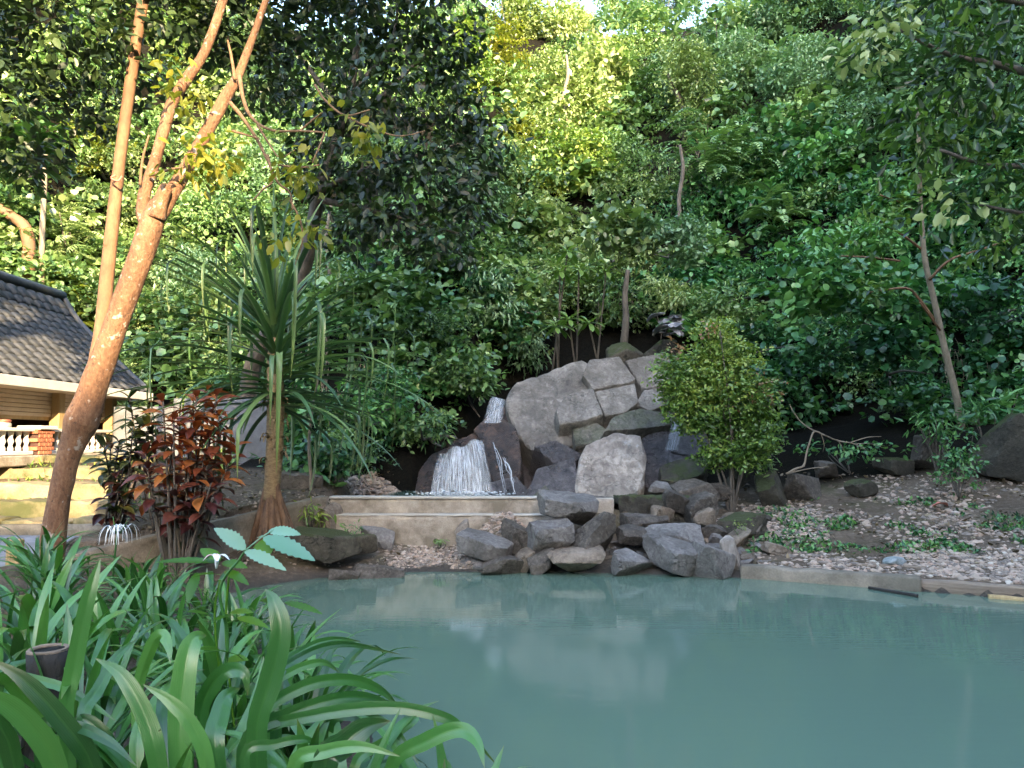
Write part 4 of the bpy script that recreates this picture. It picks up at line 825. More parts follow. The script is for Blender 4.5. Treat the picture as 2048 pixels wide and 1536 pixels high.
ar = np.linspace(0, 2 * math.pi, 28, endpoint=False); rp = np.column_stack([b[0] + .01 * np.sin(zt * 9) + rr * .9 * np.cos(ar), 2.72 + rr * .9 * np.sin(ar), np.full(28, zt + .001)]); Vr, Fr, _ = tube(np.vstack([rp, rp[:1]]), .0085, 6, .2, 3, cap=False); part('cut_rim', Vr, Fr, M['timber'], bp)
Vr, Fr, _ = tube(np.vstack([rp, rp[:1]]) * [1, 1, 0] + [0, 0, zt - .09], .014, 6, .2, 3, cap=False); part('node_ring', Vr, Fr, M['charred'], bp)
a = np.linspace(0, 2 * math.pi, n, endpoint=False); zc = zt - .05
Vc = np.vstack([np.column_stack([b[0] + rr * .8 * np.cos(a), 2.72 + rr * .8 * np.sin(a), np.full(n, zc)]), [[b[0], 2.72, zc - .01]]]); part('inner_node', Vc, np.array([[i, (i + 1) % n, n] for i in range(n)]), M['charred'], bp)

# ------------------------------------------------------------------ falling water
def strands(top, bot, n, seed, w=(.008, .03), sway=.03, kick=.25):
    """top, bot: functions of t in 0..1 giving the lip and the foot in space"""
    rng = np.random.default_rng(seed); out = []
    for q in range(n):
        t = rng.random(); a, b = top(t), bot(np.clip(t + rng.normal() * .06, 0, 1)); s = np.linspace(0, 1, 12)
        l0 = 0 if rng.random() < .6 else rng.random() * .5; l1 = 1 if rng.random() < .55 else l0 + .25 + rng.random() * .5
        s = l0 + (min(l1, 1) - l0) * s
        p = a + (b - a) * s[:, None]; p[:, 2] = a[2] + (b[2] - a[2]) * s ** 1.35; p[:, 1] -= kick * np.sin(s * math.pi) * .35 * rng.random()
        p[:, 0] += sway * np.cumsum(rng.normal(size=12)) * .35 + sway * np.sin(s * 9 + rng.random() * 6) * .6
        wd = rng.uniform(*w) * (.5 + .7 * np.sin(np.clip(s * 1.1, 0, 1) * math.pi) + .3 * rng.random(12))
        V, F, U, W = ribbon(p, wd, 2, side=[1, .25 * rng.normal(), 0], curl=-.3); out.append((V, F, np.full(len(V), rng.uniform(.25, .85))))
    return merge(out)
def lerp(a, b): return lambda t: a + (b - a) * t
def foam(c, ext, n, seed, size=(.012, .04)):
    rng = np.random.default_rng(seed); q = c + rng.normal(size=(n, 3)) * ext; s_ = rng.uniform(*size, n)
    V = q[:, None] + GU[None] * s_[:, None, None] * np.array([1.5, 1.2, .6]); Fc = (GFc[None] + (np.arange(n) * 12)[:, None, None]).reshape(-1, 3)
    return V.reshape(-1, 3), Fc, np.repeat(rng.uniform(.4, .9, n), 12)
wf = thing('waterfall', 'white fan-shaped waterfall dropping into the basin behind the weir', 'waterfall', P(920, 992, 13.0))
def lip(t): return P(880 + 84 * t, 908 - 30 * t + 4 * math.sin(t * 14), 13.62)
def foot(t): return P(862 + 124 * t, 985 + 5 * math.sin(t * 12), 12.95)
def veil(top, bot, parent, name, nu=30, nv=26, bulge=.25, seed=0, bump_=.03):
    u = np.linspace(0, 1, nu); v = np.linspace(0, 1, nv); V = []
    for vv in v:
        for uu in u:
            a, b = top(uu), bot(uu); p = a + (b - a) * vv; p[2] = a[2] + (b[2] - a[2]) * vv ** 1.35; p[1] -= bulge * math.sin(vv * math.pi) * .4; V.append(p)
    V = np.array(V); V[:, 1] -= bump_ * 2 * fbm(V * np.array([9, 3, 2.2]) + seed, 3); i = np.arange(nv - 1)[:, None] * nu; j = np.arange(nu - 1)[None]
    return part(name, V, np.stack([i + j, i + j + 1, i + nu + j + 1, i + nu + j], -1).reshape(-1, 4), M['water_veil'], parent, extra={'u': np.tile(u * 2 - 1, nv) * (.86 if seed < 4 else 1.0), 'v': np.repeat(v, nu) + seed * 3.7})
for k in range(3): veil(lambda t, k=k: lip(t) + [0, -.05 * k, .01 * k], lambda t, k=k: foot(t) + [0, -.06 * k, 0], wf, 'water_sheet', seed=k)
V, F, T = foam(P(925, 987, 12.85), np.array([.33, .10, .02]), 600, 6, (.006, .022)); part('foam', V, F, M['white_water'], wf, T, kind='stuff')
wf2 = thing('upper_cascade', 'thin white upper cascade sliding down beside the mossy granite slab', 'waterfall', P(985, 850, 14.3))
for k in range(2): veil(lambda t, k=k: P(983 + 30 * t, 792 + 8 * t, 14.72 - .04 * k), lambda t, k=k: P(966 + 38 * t, 846, 14.15 - .05 * k), wf2, 'water_sheet', 14, 16, .1, 5 + k)
for k, (pts, yy, lab) in enumerate([([(985, 884), (990, 915), (1008, 945), (1014, 985)], 12.82, 'thin trickle of water running down the rust-brown slab'),
                                   ([(1005, 915), (1020, 950), (1026, 988)], 12.78, 'thin trickle of water beside the dark wedge rock')]):
    pth_ = [P(a, b, yface(-.45)(a, b)) for a, b in pts]; V, F, T = strands(lambda t, q=pth_: q[0] + [.02 * t, 0, 0], lambda t, q=pth_: q[-1] + [.02 * t, 0, 0], 4, 20 + k, (.004, .009), .03, .0)
    single('water_trickle', V, F, M['white_water'], lab, 'trickle', tint=T)
sc_ = thing('side_cascade', 'bluish side cascade half hidden behind the yellow-green shrub', 'waterfall', P(1350, 905, 13.7))
veil(lambda t: P(1345 + 34 * t, 838 - 8 * t, 14.25), lambda t: P(1330 + 26 * t, 900, 13.6), sc_, 'water_sheet', 14, 16, .1, 12)
# ------------------------------------------------------------------ big forked tree on the left bank
def px_path(pts, Y0, Y1, n):
    """[(px,py,width px)] along a limb, depth running from Y0 to Y1 -> path, radius"""
    k = len(pts); Yd = np.linspace(Y0, Y1, k)
    q = np.array([[*P(a, b, y), w * y / F_PX / 2] for (a, b, w), y in zip(pts, Yd)]); q = catmull(q, n); return q[:, :3], np.abs(q[:, 3])
def limb(pts, Y0, Y1, n, seg=14, rough=.12, seed=0):
    p, r = px_path(pts, Y0, Y1, n); return tube(p, r, seg, rough, seed)
b0 = on_z(92, 1125, .44)
tree = thing('forked_tree', 'leaning orange-brown tree with forked trunk on the left bank', 'tree', b0)
V, F, _ = limb([(92, 1150, 70), (102, 1105, 50), (117, 1005, 42), (134, 925, 41), (150, 878, 50), (164, 841, 63), (179, 800, 55), (197, 745, 51), (231, 652, 46), (262, 565, 46), (286, 500, 47), (305, 442, 46), (318, 405, 34), (323, 388, 12)], 7.9, 8.0, 90, 28, .10, 1)
part('trunk', V, F, M['bark'], tree)
V, F, _ = limb([(302, 462, 26), (286, 430, 26), (289, 385, 24), (308, 330, 22), (327, 262, 23), (345, 205, 23), (374, 158, 22), (405, 112, 19), (432, 45, 18), (465, -60, 15), (500, -160, 10)], 7.98, 8.5, 70, 16, .10, 2); part('limb', V, F, M['bark'], tree)
V, F, _ = limb([(308, 448, 34), (334, 402, 32), (362, 356, 29), (392, 302, 27), (424, 245, 26), (450, 196, 24), (474, 156, 19), (500, 90, 15), (540, -20, 12), (590, -140, 8)], 8.0, 8.6, 70, 16, .10, 3); part('limb', V, F, M['bark'], tree)
V, F, _ = limb([(312, 436, 36), (322, 404, 28), (331, 378, 25), (334, 370, 16)], 7.95, 7.9, 20, 16, .12, 4); part('limb_stump', V, F, M['bark'], tree)
TW = [([(460, 205, 9), (485, 235, 8), (515, 280, 7), (535, 320, 6), (556, 365, 5), (580, 385, 4), (585, 420, 3)], 8.2, 7.9), ([(478, 150, 10), (487, 200, 8), (500, 230, 7), (520, 250, 6), (552, 262, 5), (600, 262, 5), (650, 265, 4)], 8.3, 7.9),
      ([(535, 310, 6), (545, 360, 5), (525, 380, 4), (507, 400, 3)], 8.0, 7.8), ([(600, 262, 5), (625, 240, 4), (645, 225, 3)], 8.0, 7.9), ([(650, 265, 5), (640, 290, 4), (625, 325, 3)], 7.9, 7.8), ([(515, 250, 6), (540, 290, 4), (560, 315, 3), (590, 300, 2)], 8.1, 7.9),
      ([(630, 170, 6), (650, 200, 5), (690, 230, 4), (740, 220, 3)], 8.4, 8.0), ([(690, 232, 4), (750, 260, 4), (800, 272, 3), (850, 262, 2)], 8.2, 8.0), ([(300, 350, 8), (320, 345, 7), (345, 338, 5), (365, 335, 3)], 8.0, 7.8), ([(580, 400, 4), (600, 440, 4), (605, 480, 3), (590, 530, 2)], 7.9, 7.9), ([(556, 330, 4), (600, 335, 4), (640, 330, 3)], 7.9, 7.8), ([(470, 160, 7), (462, 110, 6), (455, 80, 4)], 8.3, 8.2), ([(465, 262, 6), (500, 272, 4), (520, 278, 3)], 8.2, 8.0), ([(280, 370, 6), (285, 320, 5), (298, 270, 4)], 8.0, 7.9)]
for k, (pts, a, b) in enumerate(TW):
    V, F, _ = limb(pts, a, b, 26, 7, .1, 30 + k); part('twig', V, F, M['twig'], tree)
rng = np.random.default_rng(21)
# leaves on the lower twigs, sunlight painted in as gold: each clump hangs at a twig end
cl = [(370, 190, 55, 45, 46), (400, 290, 40, 45, 40), (425, 330, 60, 45, 80), (370, 345, 45, 35, 30), (730, 265, 40, 45, 60), (600, 350, 50, 35, 60), (620, 450, 45, 35, 40), (560, 490, 35, 40, 26), (600, 300, 30, 30, 16), (650, 205, 25, 25, 14), (350, 130, 40, 40, 20)]
ps = []
for (a, b, wx, wy, n) in cl:
    c = P(a, b, 7.9); sc = m_per_px(7.9)
    ps.append(lobe_leaves('oval', c, (wx * sc, .28, wy * sc), n, .12, rng, .6, .5, up=.5, droop=1.0, shell=.9, spray=3))
V, F, T = merge(ps); part('sunlit_leaves', V, F, M['leaf_sunlit'], tree, T, kind='stuff')
# main crown: broad dark canopy above
def crown(lobes, kind, size, rng, Y, dens=1.0, tint=.5, tvar=.4, up=.7, droop=.3, shell=.7, spray=6, depth=None):
    """lobes in px (cx, cy, rx, ry, dY) at depth Y+dY"""
    ps = []
    for (a, b, rx, ry, dy) in lobes:
        y = Y + dy; sc = m_per_px(y); R_ = np.array([rx * sc, depth or min(rx, ry) * sc * 1.1, ry * sc])
        area = math.pi * R_[0] * R_[2]; n = int(dens * area / (size * size * .33) * 2.2)
        ps.append(lobe_leaves(kind, P(a, b, y), R_, n, size, rng, tint, tvar, up, droop, shell, spray=spray))
    return merge(ps)
V, F, T = crown([(120, 60, 150, 95, .2), (40, 190, 110, 90, .5), (180, 210, 95, 60, 1.0), (60, 330, 90, 60, 1.2), (340, 40, 130, 75, .8), (470, 60, 140, 90, 1.2), (600, 60, 120, 85, 1.4), (300, -90, 320, 100, .6), (650, -80, 260, 110, 1.0), (-80, 60, 140, 140, .4), (520, 170, 90, 55, 1.6), (250, 130, 70, 50, 1.2)],
                'oval', .13, rng, 8.2, 1.0, .4, .6, depth=.9)
part('crown', V, F, M['leaf_dark'], tree, T, kind='stuff')
b0 = on_z(150, 1092, .43)
t2 = thing('straight_tree', 'slender orange-brown trunk rising straight behind the forked tree', 'tree', b0)
V, F, _ = limb([(108, 1100, 40), (122, 1000, 34), (140, 915, 31), (165, 840, 30), (188, 745, 29), (203, 660, 28), (211, 583, 27), (226, 440, 25), (241, 310, 23), (256, 200, 22), (272, 90, 22), (287, 0, 22), (308, -110, 18), (330, -220, 13)], 8.75, 8.9, 80, 20, .07, 5); part('trunk', V, F, M['bark_brown'], t2)
V, F, T = tube(catmull([P(232, 350, 8.68), P(222, 356, 8.66), P(236, 362, 8.64), P(244, 352, 8.66)], 12), .012, 7); part('tied_string', V, F, M['cloth_red'], t2)
V, F, T = crown([(330, -190, 260, 110, .2), (200, -120, 140, 90, .5)], 'oval', .14, rng, 9.0, .6, .4, .5, depth=.9); part('crown', V, F, M['leaf_dark'], t2, T, kind='stuff')

# ------------------------------------------------------------------ dark evergreen behind, its crown filling the upper middle left
b0 = np.array([-5.4, 15.5, float(hgrid(-5.4, 15.5))])
t3 = thing('dark_evergreen', 'dark dense evergreen tree hanging over the screw pine', 'tree', b0)
V, F, _ = tube(catmull([b0 - [0, 0, .2], b0 + [.1, -.3, 2], P(600, 560, 14.6), P(640, 380, 14.2), P(690, 230, 14), P(720, 60, 14)], 50), np.linspace(.2, .07, 50), 12, .1, 6); part('trunk', V, F, M['bark_grey'], t3)
for k, pts in enumerate([[(640, 380), (760, 330), (880, 300), (960, 270)], [(660, 330), (740, 220), (840, 120), (920, 60)], [(690, 230), (620, 140), (560, 60)], [(640, 400), (740, 420), (850, 450), (930, 470)], [(690, 200), (780, 90), (800, -40)]]):
    p = catmull([P(a, b, 14.1 - .1 * i) for i, (a, b) in enumerate(pts)], 20); V, F, _ = tube(p, np.linspace(.07, .015, 20), 8, .1, k); part('limb', V, F, M['bark_grey'], t3)
V, F, T = crown([(800, 60, 120, 90, 0), (690, 70, 110, 90, .3), (890, 110, 90, 90, .2), (760, 190, 110, 80, -.4), (900, 230, 95, 80, .1), (960, 300, 70, 75, .3), (660, 230, 100, 80, .2), (830, 330, 110, 75, -.5), (710, 350, 100, 75, -.1), (930, 400, 70, 70, .2), (780, 440, 95, 70, -.2), (870, 490, 75, 60, 0), (620, 340, 75, 70, .4), (860, -60, 150, 90, 0), (650, -60, 150, 90, .3), (570, 150, 90, 80, .6), (700, 470, 70, 60, .3)],
                'oval', .17, rng, 13.8, .95, .35, .6, up=.55, droop=.7, depth=.95); part('crown', V, F, M['leaf_dark'], t3, T, kind='stuff')

# ------------------------------------------------------------------ screw pine
b0 = P(546, 1052, 10.15); b0[2] = .52
sp = thing('screw_pine', 'screw pine with fountain of long sword leaves and prop roots', 'screw pine', b0)
tp = np.array([P(542, 1000, 10.15), P(548, 930, 10.15), P(550, 870, 10.15), P(552, 800, 10.15), P(550, 720, 10.2), P(550, 650, 10.25)])
V, F, _ = tube(catmull(tp, 50), np.interp(np.linspace(0, 1, 50), [0, .2, .5, .8, 1], [.115, .11, .12, .11, .05]), 16, .12, 2); part('trunk', V, F, M['pandanus_trunk'], sp)
rng = np.random.default_rng(4)
for k in range(34):          # old leaf bases wrapped round the trunk
    t_ = rng.uniform(.15, .62); c = catmull(tp, 50)[int(t_ * 49)]; az = rng.uniform(0, 6.28); o = np.array([math.cos(az), math.sin(az), 0])
    p = np.array([c + o * .10, c + o * .15 + [0, 0, .05], c + o * .19 + [0, 0, .02], c + o * .2 - [0, 0, .03]]); V, F, U, W = ribbon(catmull(p, 7), np.linspace(.09, .02, 7), 2, curl=.3); part('leaf_base', V, F, M['pandanus_trunk'], sp)
for k in range(15):          # prop roots
    az = k / 15 * 6.28 + rng.normal() * .1; r = rng.uniform(.22, .36); top = tp[0] + [0, 0, rng.uniform(-.05, .28)]
    ft = b0 + [r * math.cos(az), r * math.sin(az), -.15]; md = (top + ft) / 2 + np.array([math.cos(az), math.sin(az), 0]) * .02
    V, F, _ = tube(catmull([top + np.array([math.cos(az), math.sin(az), 0]) * .06, md, ft], 14), np.linspace(.05, .04, 14), 9, .15, k); part('prop_root', V, F, M['prop_root'], sp)
for k in range(140):
    f = rng.random() ** 1.15; az = k * 2.39996 + rng.normal() * .12; c = np.array([interp for interp in (np.interp(f, [0, 1], [tp[3][0] - .0, tp[5][0]]), 10.2, np.interp(f, [0, 1], [tp[3][2] - .1, tp[5][2] + .15]))])
    el = math.radians(np.interp(f, [0, .3, .62, .85, 1], [-6, 14, 33, 55, 80]) + rng.normal() * 8); L_ = np.interp(f, [0, .4, 1], [2.0, 2.85, 2.15]) * rng.uniform(.82, 1.12)
    hd = np.array([math.cos(az), math.sin(az) * .92, 0]); hang = el < math.radians(66) and rng.random() < .6
    kink = rng.uniform(.44, .76) if hang else 2.0; pts = [c]; e = el; nst = 22
    for q in range(nst):
        s_ = q / nst
        e -= (.012 if el > 1.05 else .026) * (0.5 + 1.6 * s_)
        if s_ > kink: e = max(e - .9, -1.53) if e > -1.5 else e
        pts.append(pts[-1] + (hd * math.cos(e) + np.array([0, 0, math.sin(e)])) * L_ / nst)
    pts = np.array(pts)
    if pts[:, 2].min() < .7: continue
    tt = np.linspace(0, 1, nst + 1); wd = .078 * np.interp(tt, [0, .1, .5, .85, 1], [1.15, 1.0, .9, .5, .05])
    sdv = np.cross(hd, [0, 0, 1.0]); V, F, U, W = ribbon(pts, wd, 4, fold=.5, side=sdv)
    part('leaf', V, F, M['pandanus'], sp, extra={'u': U, 'v': W if hang else W * .5})

# ------------------------------------------------------------------ red-leaved bushes (croton)
def croton_leaf(seed, L_=1.0):
    rng = np.random.default_rng(seed); t = np.linspace(0, 1, 8); p = np.column_stack([np.zeros(8), t, .05 * np.sin(t * 3) - .32 * t ** 2.2]) * L_
    wd = .44 * L_ * np.sin(np.clip(t * .93 + .07, 0, 1) * math.pi) ** .75 * np.interp(t, [0, .3, .65, 1], [.6, .9, 1.1, .7]); V, F, U, W = ribbon(p, wd, 4, fold=.22, curl=.1, side=[1, 0, 0]); return V, F, U, W
CL = {}
for mt in ('croton', 'croton_top', 'croton_green'):
    CL[mt] = []
    for k in range(4):
        V, F, U, W = croton_leaf(k); CL[mt].append(mesh_np('leaf', V, F, M[mt], extra={'u': U, 'v': W}))
def place_leaf(me, parent, pos, d, up, size, name='leaf'):
    d = Vector(d).normalized(); x = d.cross(Vector(up)).normalized(); z = x.cross(d)
    o = obj(name, me, parent); o.matrix_local = Matrix.Translation(Vector(np.asarray(pos, float))) @ Matrix((x, d, z)).transposed().to_4x4() @ Matrix.Scale(size, 4); return o
def croton(name, label, base, shoots, matf, rng, leafL=.25, per=11):
    t = thing(name, label, 'bush', base)
    for (tipx, tipz, dy, bx) in shoots:
        tip = np.array([tipx, dy, tipz]); b = np.array([bx, rng.normal() * .04, -.05])
        md = (b + tip) / 2 + np.array([rng.normal() * .04, rng.normal() * .04, -.02])
        p = catmull([b, md, tip], 16); V, F, _ = tube(p + np.asarray(base), np.linspace(.02, .008, 16), 7, .1); part('stem', V, F, M['bark_grey'], t)
        for k in range(per):
            f = k / per; s_ = tip - unit(tip - md) * .48 * (1 - f); az = k * 2.4 + rng.normal() * .2; el = np.interp(f, [0, .6, 1], [-.25, .25, 1.0]) + rng.normal() * .15
            d = np.array([math.cos(az) * math.cos(el), math.sin(az) * math.cos(el), math.sin(el)])
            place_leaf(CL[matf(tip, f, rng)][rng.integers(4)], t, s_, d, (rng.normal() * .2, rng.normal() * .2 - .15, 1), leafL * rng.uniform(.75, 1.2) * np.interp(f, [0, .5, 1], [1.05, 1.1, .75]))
    return t
rng = np.random.default_rng(9)
base = P(352, 1092, 8.65); base[2] = float(hgrid(base[0], base[1])); sc = m_per_px(8.65)
sh = []
for (a, b) in [(400, 770), (430, 785), (378, 790), (415, 815), (350, 800), (440, 825), (372, 835), (335, 845), (400, 855), (430, 870), (355, 880), (318, 880), (455, 880), (385, 905), (340, 925), (420, 925), (460, 920), (310, 930), (372, 960), (440, 960), (400, 985), (330, 985), (362, 1010), (300, 900), (345, 1000), (405, 790), (385, 1020)]:
    q = P(a, b, 8.65) - base; sh.append((q[0], q[2], rng.uniform(-.32, .32), (a - 365) * sc * .25 + rng.normal() * .02))
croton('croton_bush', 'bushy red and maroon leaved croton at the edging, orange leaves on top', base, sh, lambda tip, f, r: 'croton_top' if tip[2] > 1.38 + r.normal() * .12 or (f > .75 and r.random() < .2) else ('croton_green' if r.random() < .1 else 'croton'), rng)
base = P(225, 1060, 9.3); base[2] = float(hgrid(base[0], base[1])); sh = []
for (a, b) in [(268, 840), (285, 860), (255, 880), (290, 900), (240, 915), (268, 935), (250, 965), (222, 890), (205, 880), (275, 985), (230, 1010), (290, 830)]:
    q = P(a, b, 9.3) - base; sh.append((q[0], q[2], rng.uniform(-.25, .25), (a - 250) * .0015))
croton('croton_bush', 'sparse dark croton with green and maroon whorls beside the trunk', base, sh, lambda tip, f, r: 'croton_green' if r.random() < (.75 if tip[2] > 1.0 else .3) else 'croton', rng, .22, 13)
base = P(315, 1050, 9.5); base[2] = float(hgrid(base[0], base[1])); sh = []
for (a, b) in [(262, 790), (285, 815), (300, 840)]:
    q = P(a, b, 9.5) - base; sh.append((q[0], q[2], rng.uniform(-.2, .2), 0.0))
croton('cordyline_plant', 'green-topped whorled plant standing behind the sparse croton', base, sh, lambda tip, f, r: 'croton_green', rng, .24, 14)

# ------------------------------------------------------------------ spider lilies
def lily_leaf_path(L_, el, bend, n=14, twist=0.0):
    e = el; p = [np.zeros(3)]
    for q in range(n - 1):
        e -= bend * (q / n) ** 1.3; p.append(p[-1] + np.array([twist * (q / n) ** 2 * .1, math.cos(e), math.sin(e)]) * L_ / (n - 1))
    return np.array(p)
def lily_width(n, w): return w * np.interp(np.linspace(0, 1, n), [0, .15, .5, .75, .92, 1], [.5, .65, 1.0, .82, .34, .02])
LL = []
for k, (L_, el, bd, w) in enumerate([(.72, 1.35, .10, .062), (.78, 1.25, .22, .058), (.82, 1.15, .32, .055), (.75, 1.0, .30, .06), (.66, 1.42, .06, .06), (.85, 1.1, .42, .052), (.7, .85, .28, .055), (.8, 1.3, .30, .06), (.6, .7, .2, .05), (.76, 1.2, .5, .056)]):
    p = lily_leaf_path(L_, el, bd, 14, (k % 3 - 1) * .6); V, F, U, W = ribbon(p, lily_width(14, w), 6, fold=.3, curl=-.08, side=[1, 0, 0]); LL.append(mesh_np('leaf', V, F, M['lily'], extra={'u': U, 'v': W}))
def lily(base, label, n, rng, scale=1.0, group='spider lily clumps on the bank'):
    t = thing('spider_lily', label, 'lily plant', base, group)
    for k in range(n):
        az = k * 2.4 + rng.normal() * .3; o = obj('leaf', LL[rng.integers(len(LL))], t, (rng.normal() * .05, rng.normal() * .05, 0)); o.rotation_euler = (rng.normal() * .12, rng.normal() * .12, az); s_ = scale * rng.uniform(.75, 1.2); o.scale = (s_ * rng.uniform(.9, 1.2), s_, s_)
    return t
rng = np.random.default_rng(15)
LIL = [(-3.0, 3.7, 'spider lily clump at the left frame edge behind the post'), (-2.95, 5.0, 'spider lily clump between path and bed middle'), (-3.55, 5.9, 'spider lily clump in front of the concrete post'), (-2.45, 5.2, 'spider lily clump just behind the bed middle'), (-1.95, 5.5, 'spider lily clump behind the green sapling towards the mud'), (-1.35, 4.7, 'spider lily clump leaning towards the water behind the sapling'), (-2.2, 4.2, 'spider lily clump in the dense near middle of the bed'), (-1.45, 3.7, 'spider lily clump at the sapling foot'), (-0.95, 3.5, 'spider lily clump overhanging the pool edge'), (-1.5, 2.7, 'spider lily clump between the bamboo post and the wide strap leaves'), (-3.0, 6.2, 'spider lily clump below the white flower'), (-2.3, 6.4, 'spider lily clump at the mud edge'),
       (-1.75, 3.1, 'spider lily clump beside the blackened bamboo post'), (-1.25, 3.35, 'spider lily clump in front of the green sapling stems'), (-2.3, 3.7, 'spider lily clump at the frame edge above the bamboo post'), (-1.7, 4.0, 'spider lily clump behind the bamboo post clump'), (-1.15, 4.25, 'spider lily clump nearest the water behind the tall upright leaf'),
       (-2.75, 4.5, 'spider lily clump far to the side on the bank'), (-2.15, 4.75, 'spider lily clump in the middle of the bank bed'), (-1.6, 5.1, 'spider lily clump at the water side of the bank bed'), (-3.3, 5.4, 'spider lily clump below the yellow wooden post'), (-2.65, 5.6, 'spider lily clump in the middle rear of the bank bed'), (-2.1, 5.9, 'rear spider lily clump near the muddy bank'), (-3.9, 6.3, 'spider lily clump in front of the trunk foot'), (-3.2, 6.5, 'spider lily clump with the white flower stalk'), (-2.75, 6.9, 'rearmost spider lily clump beside the muddy bank'), (-4.4, 7.1, 'spider lily clump touching the foot of the forked tree'), (-3.6, 7.3, 'small spider lily clump right of the trunk foot'), (-4.2, 5.2, 'spider lily clump at the lower edge by the path'), (-3.5, 4.3, 'spider lily clump beyond the frame edge beside the path'), (-1.9, 2.6, 'spider lily clump at the near corner beside the bamboo post'), (-2.4, 3.0, 'spider lily clump outside the bed near the path')]
for k, (x, y, lab) in enumerate(LIL):
    lily((x, y, float(hgrid(x, y)) - .02), lab, 26 if y < 5 else 24, rng, .88 if y < 4 else .82)
Z3 = lambda a, b: (.48828 * a, 1000 + .48828 * b)
HERO = [  # clump, path in the enlarged photograph, width there, depth start, depth end
    (0, [(270, 880), (300, 700), (350, 450), (385, 320), (412, 238)], 78, 2.25, 2.35), (0, [(340, 900), (400, 780), (480, 640), (560, 570)], 62, 2.3, 2.6),
    (0, [(230, 1098), (130, 930), (0, 820), (-110, 800)], 110, 1.95, 1.8), (0, [(380, 1098), (250, 900), (100, 740), (-40, 650)], 96, 2.05, 2.0), (0, [(160, 940), (300, 925), (450, 990), (560, 1090)], 58, 2.15, 1.9), (0, [(0, 755), (200, 750), (350, 820), (480, 910)], 48, 2.5, 2.3),
    (1, [(650, 1098), (600, 900), (500, 720), (390, 648)], 92, 2.05, 2.1), (1, [(850, 1098), (790, 930), (690, 820), (585, 755)], 74, 2.0, 2.0), (1, [(740, 1098), (742, 850), (765, 650), (800, 565), (845, 555)], 118, 2.15, 2.3), (1, [(560, 820), (615, 610), (660, 550), (690, 600), (698, 670)], 62, 2.5, 2.4), (1, [(560, 1000), (620, 860), (700, 760), (780, 700)], 70, 2.4, 2.7),
    (2, [(1050, 960), (1105, 750), (1150, 550), (1125, 420), (1085, 365)], 112, 2.15, 2.25), (2, [(880, 1020), (900, 880), (930, 800), (985, 770)], 95, 2.2, 2.4), (2, [(820, 900), (870, 760), (930, 700), (1000, 710), (1015, 800)], 86, 2.4, 2.35), (2, [(1000, 1000), (1180, 880), (1400, 810), (1550, 820), (1645, 870)], 66, 2.2, 2.5), (2, [(1050, 920), (1230, 770), (1420, 735), (1560, 780), (1640, 860)], 62, 2.3, 2.6), (2, [(1130, 760), (1220, 650), (1400, 590), (1640, 632)], 46, 2.5, 2.9), (2, [(1150, 720), (1250, 610), (1370, 570), (1480, 580)], 40, 2.6, 2.9), (2, [(1100, 800), (1200, 700), (1320, 665), (1390, 705)], 46, 2.5, 2.7),
    (3, [(1330, 1098), (1410, 1000), (1500, 930), (1600, 905)], 130, 2.0, 2.1), (3, [(1600, 1098), (1750, 985), (1880, 940), (1955, 990), (1985, 1098)], 82, 2.1, 1.9), (3, [(1040, 980), (1300, 880), (1600, 850), (1800, 885), (1900, 940), (2040, 1090)], 62, 2.25, 2.3), (3, [(1200, 1098), (1330, 1030), (1480, 1010), (1640, 1050)], 70, 2.0, 2.0), (3, [(1000, 1060), (1130, 1000), (1250, 980), (1310, 1010)], 50, 2.0, 2.1), (3, [(1450, 1098), (1560, 1000), (1700, 900), (1690, 890)], 50, 2.2, 2.4), (3, [(1350, 920), (1500, 890), (1620, 950), (1720, 1090)], 56, 2.35, 2.2),
    (1, [(460, 1098), (430, 980), (350, 900), (290, 900)], 80, 2.3, 2.3), (2, [(940, 1098), (1010, 930), (1060, 800), (1080, 640)], 80, 2.35, 2.6), (0, [(60, 1098), (20, 960), (-60, 880), (-160, 860)], 90, 1.9, 1.8)]
HB = [np.array([-1.02, 2.25, .48]), np.array([-.72, 2.15, .48]), np.array([-.5, 2.2, .47]), np.array([-.2, 2.1, .45])]
HL = ['large foreground spider lily clump at the corner with upright striped leaf', 'large foreground spider lily clump with wide blue-green strap leaves', 'foreground spider lily clump with the tallest upright leaf against the water', 'foreground spider lily clump arching out over the pool']
HT = [thing('spider_lily', l, 'lily plant', b, 'spider lily clumps on the bank') for l, b in zip(HL, HB)]
for (c, pts, wz, ya, yb) in HERO:
    k = len(pts); Yd = np.linspace(ya, yb, k); pp = [P(*Z3(a, b), y) for (a, b), y in zip(pts, Yd)]
    f0 = pp[0] * 2 - pp[1]; rt = np.array([pp[0][0] * .75 + HB[c][0] * .25, pp[0][1] * .6 + HB[c][1] * .4, .46]); pp = [rt] + ([] if pp[0][2] - .46 < .3 else [pp[0] * .45 + rt * .55 + (pp[0] - pp[1]) * .12]) + pp; n = 26; q = catmull(pp, n); wm = wz * .48828 * (ya + yb) / 2 / F_PX
    tdir = unit(np.gradient(q, axis=0)); view = unit(q - CAM); sd = np.cross(tdir, view); 
    V, F, U, W = ribbon(q, lily_width(n, wm * .82), 8, fold=.3, curl=-.1, side=-sd if (np.cross(-sd, tdir)[n // 2] @ np.array([0, -.3, 1])) > 0 else sd)
    part('leaf', V, F, M['lily'], HT[c], extra={'u': U, 'v': W})
for c in range(4):
    for k in range(30):
        az = k * 2.4 + c; o = obj('leaf', LL[(k * 3 + c) % len(LL)], HT[c], (0.05 * math.cos(az), .05 * math.sin(az), 0)); o.rotation_euler = (RNG.normal() * .1, RNG.normal() * .1, az); s_ = RNG.uniform(.55, .85); o.scale = (s_ * 1.1, s_, s_)
